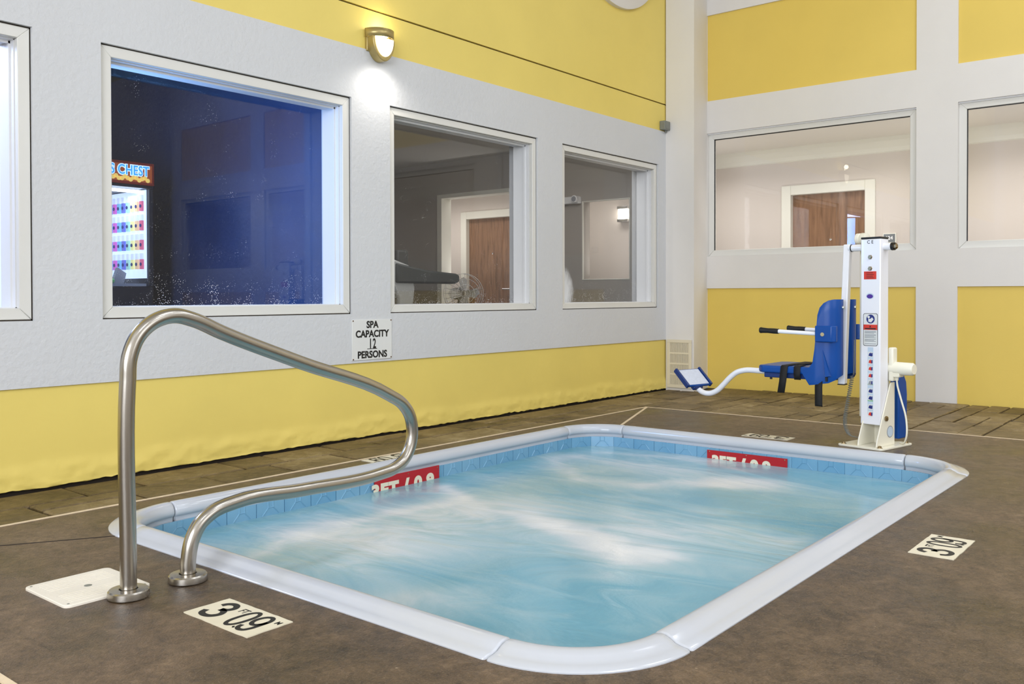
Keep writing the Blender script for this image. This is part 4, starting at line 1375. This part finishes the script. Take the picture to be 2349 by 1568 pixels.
# footrest
S_().tube([(0.0, y, z) for y, z in catmull([(0.42, 0.412), (0.587, 0.421), (0.68, 0.419), (0.737, 0.402), (0.785, 0.366), (0.833, 0.316), (0.885, 0.268), (0.938, 0.246), (0.99, 0.250), (1.035, 0.276)], 7)], 0.0185, 20).build('footrest_tube', 'lift_white', lift, smooth=50)
FT = Matrix.Translation((XC, YC, 0)) @ Matrix.Translation((0.0, 1.062, 0.352)) @ Matrix.Rotation(math.radians(-15), 4, 'Z') @ Matrix.Rotation(math.radians(42), 4, 'X')
fp = MB(FT).box(-0.115, 0.115, -0.078, 0.078, -0.016, 0.0).build('footrest', 'lift_blue', lift, bevel=0.004)
for sd in (-1, 1):
    MB(FT).box(sd * 0.115 - 0.009, sd * 0.115 + 0.009, -0.080, 0.082, -0.020, 0.012).build('footrest_rim', 'lift_blue_dark', fp, bevel=0.003)
MB(FT).box(-0.098, 0.098, -0.070, 0.070, 0.0, 0.004).build('tread_pad', 'tread_grey', fp, bevel=0.002)
MB(FT).box(-0.045, 0.045, -0.085, -0.03, -0.045, -0.014).build('footrest_socket', 'lift_blue_dark', fp, bevel=0.008)

# ================================================================== GAMES ROOM AND EXERCISE ROOM
MY = 1.9
root = empty('prize_machine', (-5.13, MY + 0.35, 0), 'prize vending cabinet with red and gold CHEST marquee behind the blue window', 'arcade machine')
mx0, mx1, mz = -5.46, -4.81, 1.91
MB().box(mx0, mx1, MY, MY + 0.75, 0, 1.0).build('base_cabinet', 'machine_black', root, bevel=0.01)
MB().box(mx0, mx1, MY + 0.70, MY + 0.75, 1.0, mz).build('back_panel', 'machine_black', root)
MB().box(mx0, mx0 + 0.03, MY, MY + 0.70, 1.0, 1.72).build('side_panel', 'machine_black', root)
MB().box(mx1 - 0.03, mx1 - 0.001, MY + 0.0, MY + 0.03, 1.0, 1.72).build('corner_post', 'machine_black', root)
MB().box(mx0, mx1, MY, MY + 0.70, 1.725, 1.745).build('top_panel', 'machine_black', root)
MB().box(mx1 - 0.03, mx1, MY + 0.03, MY + 0.70, 1.0, 1.72).build('side_panel', 'machine_black', root)
MB().box(mx0 + 0.04, mx1 - 0.04, MY + 0.10, MY + 0.14, 1.70, 1.72).build('light_tube', 'machine_tube', root)
mq = MB().box(mx0, mx1, MY - 0.02, MY + 0.25, 1.745, mz).build('marquee', 'marquee_red', root, bevel=0.004)
art = MB().box(mx0 + 0.02, mx1 - 0.02, MY - 0.024, MY - 0.02, 1.765, mz - 0.02).build('marquee_art', 'marquee_art', root)
MT2 = lambda x, z, dy=0: frame_T((x, MY - 0.026 - dy, z), (1, 0, 0), (0, 0, 1))
text_obj('lettering', "S CHEST", 'marquee_pale', root, MT2(-5.005, 1.842), 0.098, 0.008, 0.82, depth=0.001)
text_obj('lettering', "S CHEST", 'marquee_blue', root, MT2(-5.005, 1.842, 0.003), 0.098, 0.0015, 0.82, depth=0.001)
for k in range(13):
    cxk, czk = -5.13 + 0.022 * k, 1.786 + 0.010 * math.sin(k * 1.9)
    MB().lathe([(0.016, -0.004), (0.016, 0.0)], (cxk, MY - 0.026, czk), 14, 'y').build('coin', 'marquee_gold', root)
# white side wall hung with rows of boxed prizes
bx1 = mx1 - 0.032
bd = MB().box(bx1 - 0.006, bx1, MY + 0.035, MY + 0.68, 1.06, 1.72).build('prize_board', 'machine_white', root)
MB().box(mx0 + 0.03, bx1 - 0.006, MY + 0.68, MY + 0.70, 1.0, 1.72).build('mirror_back', 'machine_white', root)
for r_ in range(4):
    for c__ in range(9):
        yy = MY + 0.085 + c__ * 0.067
        zt_ = 1.683 - r_ * 0.145
        MB().box(bx1 - 0.022, bx1 - 0.006, yy - 0.018, yy + 0.018, zt_ - 0.119, zt_ - 0.045).build('prize_box', 'prize_%d' % ((7 - c__) % 8), bd)
        MB().box(bx1 - 0.021, bx1 - 0.006, yy - 0.018, yy + 0.018, zt_ - 0.045, zt_).build('prize_card', 'prize_card', bd)
        MB().lathe([(0.013, -0.003), (0.013, 0.0)], (bx1 - 0.022, yy, zt_ - 0.082), 12, 'x').build('prize_seal', 'blue_label', bd)
MB().box(mx0 + 0.03, mx1 - 0.03, MY + 0.05, MY + 0.42, 1.0, 1.02).build('prize_floor', 'grey_label', root)
MB().add([(-5.02, MY + 0.2, 1.02), (-4.91, MY + 0.25, 1.02), (-4.89, MY + 0.25, 1.10), (-4.98, MY + 0.2, 1.14), (-5.02, MY + 0.24, 1.02), (-4.91, MY + 0.29, 1.02), (-4.89, MY + 0.29, 1.10), (-4.98, MY + 0.24, 1.14)],
         [(0, 1, 2, 3), (7, 6, 5, 4), (0, 4, 5, 1), (1, 5, 6, 2), (2, 6, 7, 3), (3, 7, 4, 0)]).build('fallen_box', 'grey_label', root)
MB().lathe([(0.012, 0.0), (0.045, 0.008), (0.05, 0.025), (0.03, 0.045), (0.008, 0.05)], (-5.06, MY + 0.2, 1.02), 18).build('green_prize', 'green_label', root, smooth=50)
MB().box(mx0 + 0.03, mx1 - 0.03, MY + 0.005, MY + 0.010, 1.0, 1.72).build('front_glass', 'glass', root)
area_light('machine_lamp', (-5.13, MY + 0.2, 1.69), (-5.13, MY + 0.25, 1.0), 0.5, 0.1, 1.6, (0.85, 0.92, 1.0))

# bright cabinet behind the leftmost window
root = empty('glowing_game_cabinet', (-6.2, 1.5, 0), 'brightly lit pale blue game cabinet behind the leftmost window', 'arcade machine')
MB().box(-7.1, -5.75, 1.25, 1.95, 0, 0.85).build('base_cabinet', 'machine_black', root, bevel=0.01)
MB().box(-7.1, -5.75, 1.55, 1.95, 0.85, 2.15).build('lit_panel', 'machine_white', root, bevel=0.01)
MB().box(-7.1, -5.75, 1.25, 1.95, 2.15, 2.3).build('top_hood', 'machine_black', root, bevel=0.01)
MB().box(-5.78, -5.75, 1.25, 1.55, 0.85, 2.15).build('corner_post', 'chrome', root)

# treadmill
root = empty('treadmill', (-2.6, 1.7, 0), 'dark grey treadmill arm and console seen through the exercise room window', 'treadmill')
for fx_, fy_ in ((-3.8, 1.5), (-3.8, 1.95), (-2.35, 1.5), (-2.35, 1.95)):
    MB().box(fx_, fx_ + 0.08, fy_, fy_ + 0.05, 0, 0.09).build('foot', 'rubber_black', root)
MB().box(-3.9, -2.2, 1.45, 2.05, 0.08, 0.22).build('deck', 'treadmill_dark', root, bevel=0.02)
MB().box(-3.8, -2.4, 1.52, 1.98, 0.22, 0.235).build('belt', 'rubber_black', root)
MB().prism([(-2.75, 0.2), (-2.55, 0.2), (-2.45, 1.0), (-2.50, 1.20), (-2.72, 1.26), (-2.78, 1.1), (-2.66, 0.9)], 1.52, 1.60, 'y').build('upright', 'treadmill_light', root, bevel=0.02)
MB().prism([(-2.75, 0.2), (-2.55, 0.2), (-2.45, 1.0), (-2.50, 1.20), (-2.72, 1.26), (-2.78, 1.1), (-2.66, 0.9)], 1.92, 2.0, 'y').build('upright', 'treadmill_light', root, bevel=0.02)
MB().prism([(-2.70, 1.04), (-1.92, 1.04), (-1.86, 1.06), (-1.86, 1.125), (-1.90, 1.14), (-2.3, 1.165), (-2.70, 1.225)], 1.50, 1.62, 'y').build('hand_arm', 'treadmill_dark', root, bevel=0.02)
MB().box(-2.60, -2.45, 1.6, 1.95, 1.05, 1.35).build('console', 'treadmill_dark', root, bevel=0.02)

# pedestal fan
fcx, fcy, fcz = -1.05, 2.2, 0.95
root = empty('pedestal_fan', (fcx, fcy, 0), 'round wire cage pedestal fan in front of the exercise room doorway', 'fan')
MB().lathe([(0.20, 0.0), (0.20, 0.02), (0.03, 0.05)], (fcx, fcy, 0), 28).build('base', 'fan_grey', root, smooth=40)
MB().lathe([(0.016, 0.05), (0.016, fcz)], (fcx, fcy + 0.06, 0), 14).build('pole', 'fan_grey', root, smooth=40)
MB().lathe([(0.05, 0.02), (0.07, 0.04), (0.06, 0.14), (0.03, 0.16)], (fcx, fcy, fcz), 20, 'y').build('motor', 'fan_grey', root, smooth=40)
FTm = Matrix.Translation((fcx, fcy, fcz)) @ Matrix.Rotation(math.radians(-30), 4, 'Z')
for k in range(4):
    a_ = PI / 2 * k
    MB(FTm @ Matrix.Rotation(a_, 4, 'Y')).add([(0.02, -0.03, 0.03), (0.15, -0.04, 0.06), (0.18, -0.02, 0.0), (0.14, 0.0, -0.05), (0.02, -0.01, -0.03)], [(0, 1, 2, 3, 4)]).build('blade', 'fan_grey', root)
for rad, yy in ((0.215, -0.05), (0.215, 0.02), (0.16, -0.08), (0.10, -0.09), (0.05, -0.095)):
    MB(FTm).tube([(rad * math.cos(2 * PI * k / 32), yy, rad * math.sin(2 * PI * k / 32)) for k in range(33)], 0.003, 6, False).build('cage_ring', 'chrome', root)
for k in range(24):
    a_ = 2 * PI * k / 24
    MB(FTm).tube([(r_ * math.cos(a_), yy, r_ * math.sin(a_)) for r_, yy in ((0.03, -0.096), (0.10, -0.09), (0.16, -0.08), (0.215, -0.05), (0.215, 0.02))], 0.0018, 5).build('cage_wire', 'chrome', root)

# emergency lamp on the end wall
root = empty('emergency_light', (0, 1.45, 1.95), 'white twin-head emergency light on the exercise room wall', 'wall lamp')
MB().box(-0.07, 0, 1.36, 1.62, 1.955, 2.035).build('housing', 'plastic_white', root, bevel=0.008)
for yy in (1.385, 1.60):
    MB().lathe([(0.036, -0.05), (0.042, -0.045), (0.034, 0.0)], (-0.07, yy, 2.0), 24, 'x').build('lamp_head', 'plastic_white', root, smooth=40)
    MB().lathe([(0.030, -0.0515), (0.030, -0.049)], (-0.07, yy, 2.0), 20, 'x').build('lamp_lens', 'grey_label', root)

# corridor sconce seen through the inner window
root = empty('corridor_sconce', (CX, 1.57, 1.84), 'bright metal corridor sconce seen through the window by the column', 'wall lamp')
MB().box(CX - 0.09, CX, 1.49, 1.64, 1.995, 2.03).build('top_band', 'chrome', root, bevel=0.004)
MB().box(CX - 0.09, CX, 1.49, 1.64, 1.835, 1.87).build('bottom_band', 'chrome', root, bevel=0.004)
MB().box(CX - 0.08, CX - 0.01, 1.50, 1.63, 1.87, 1.995).build('diffuser', 'corridor_lamp_glow', root)
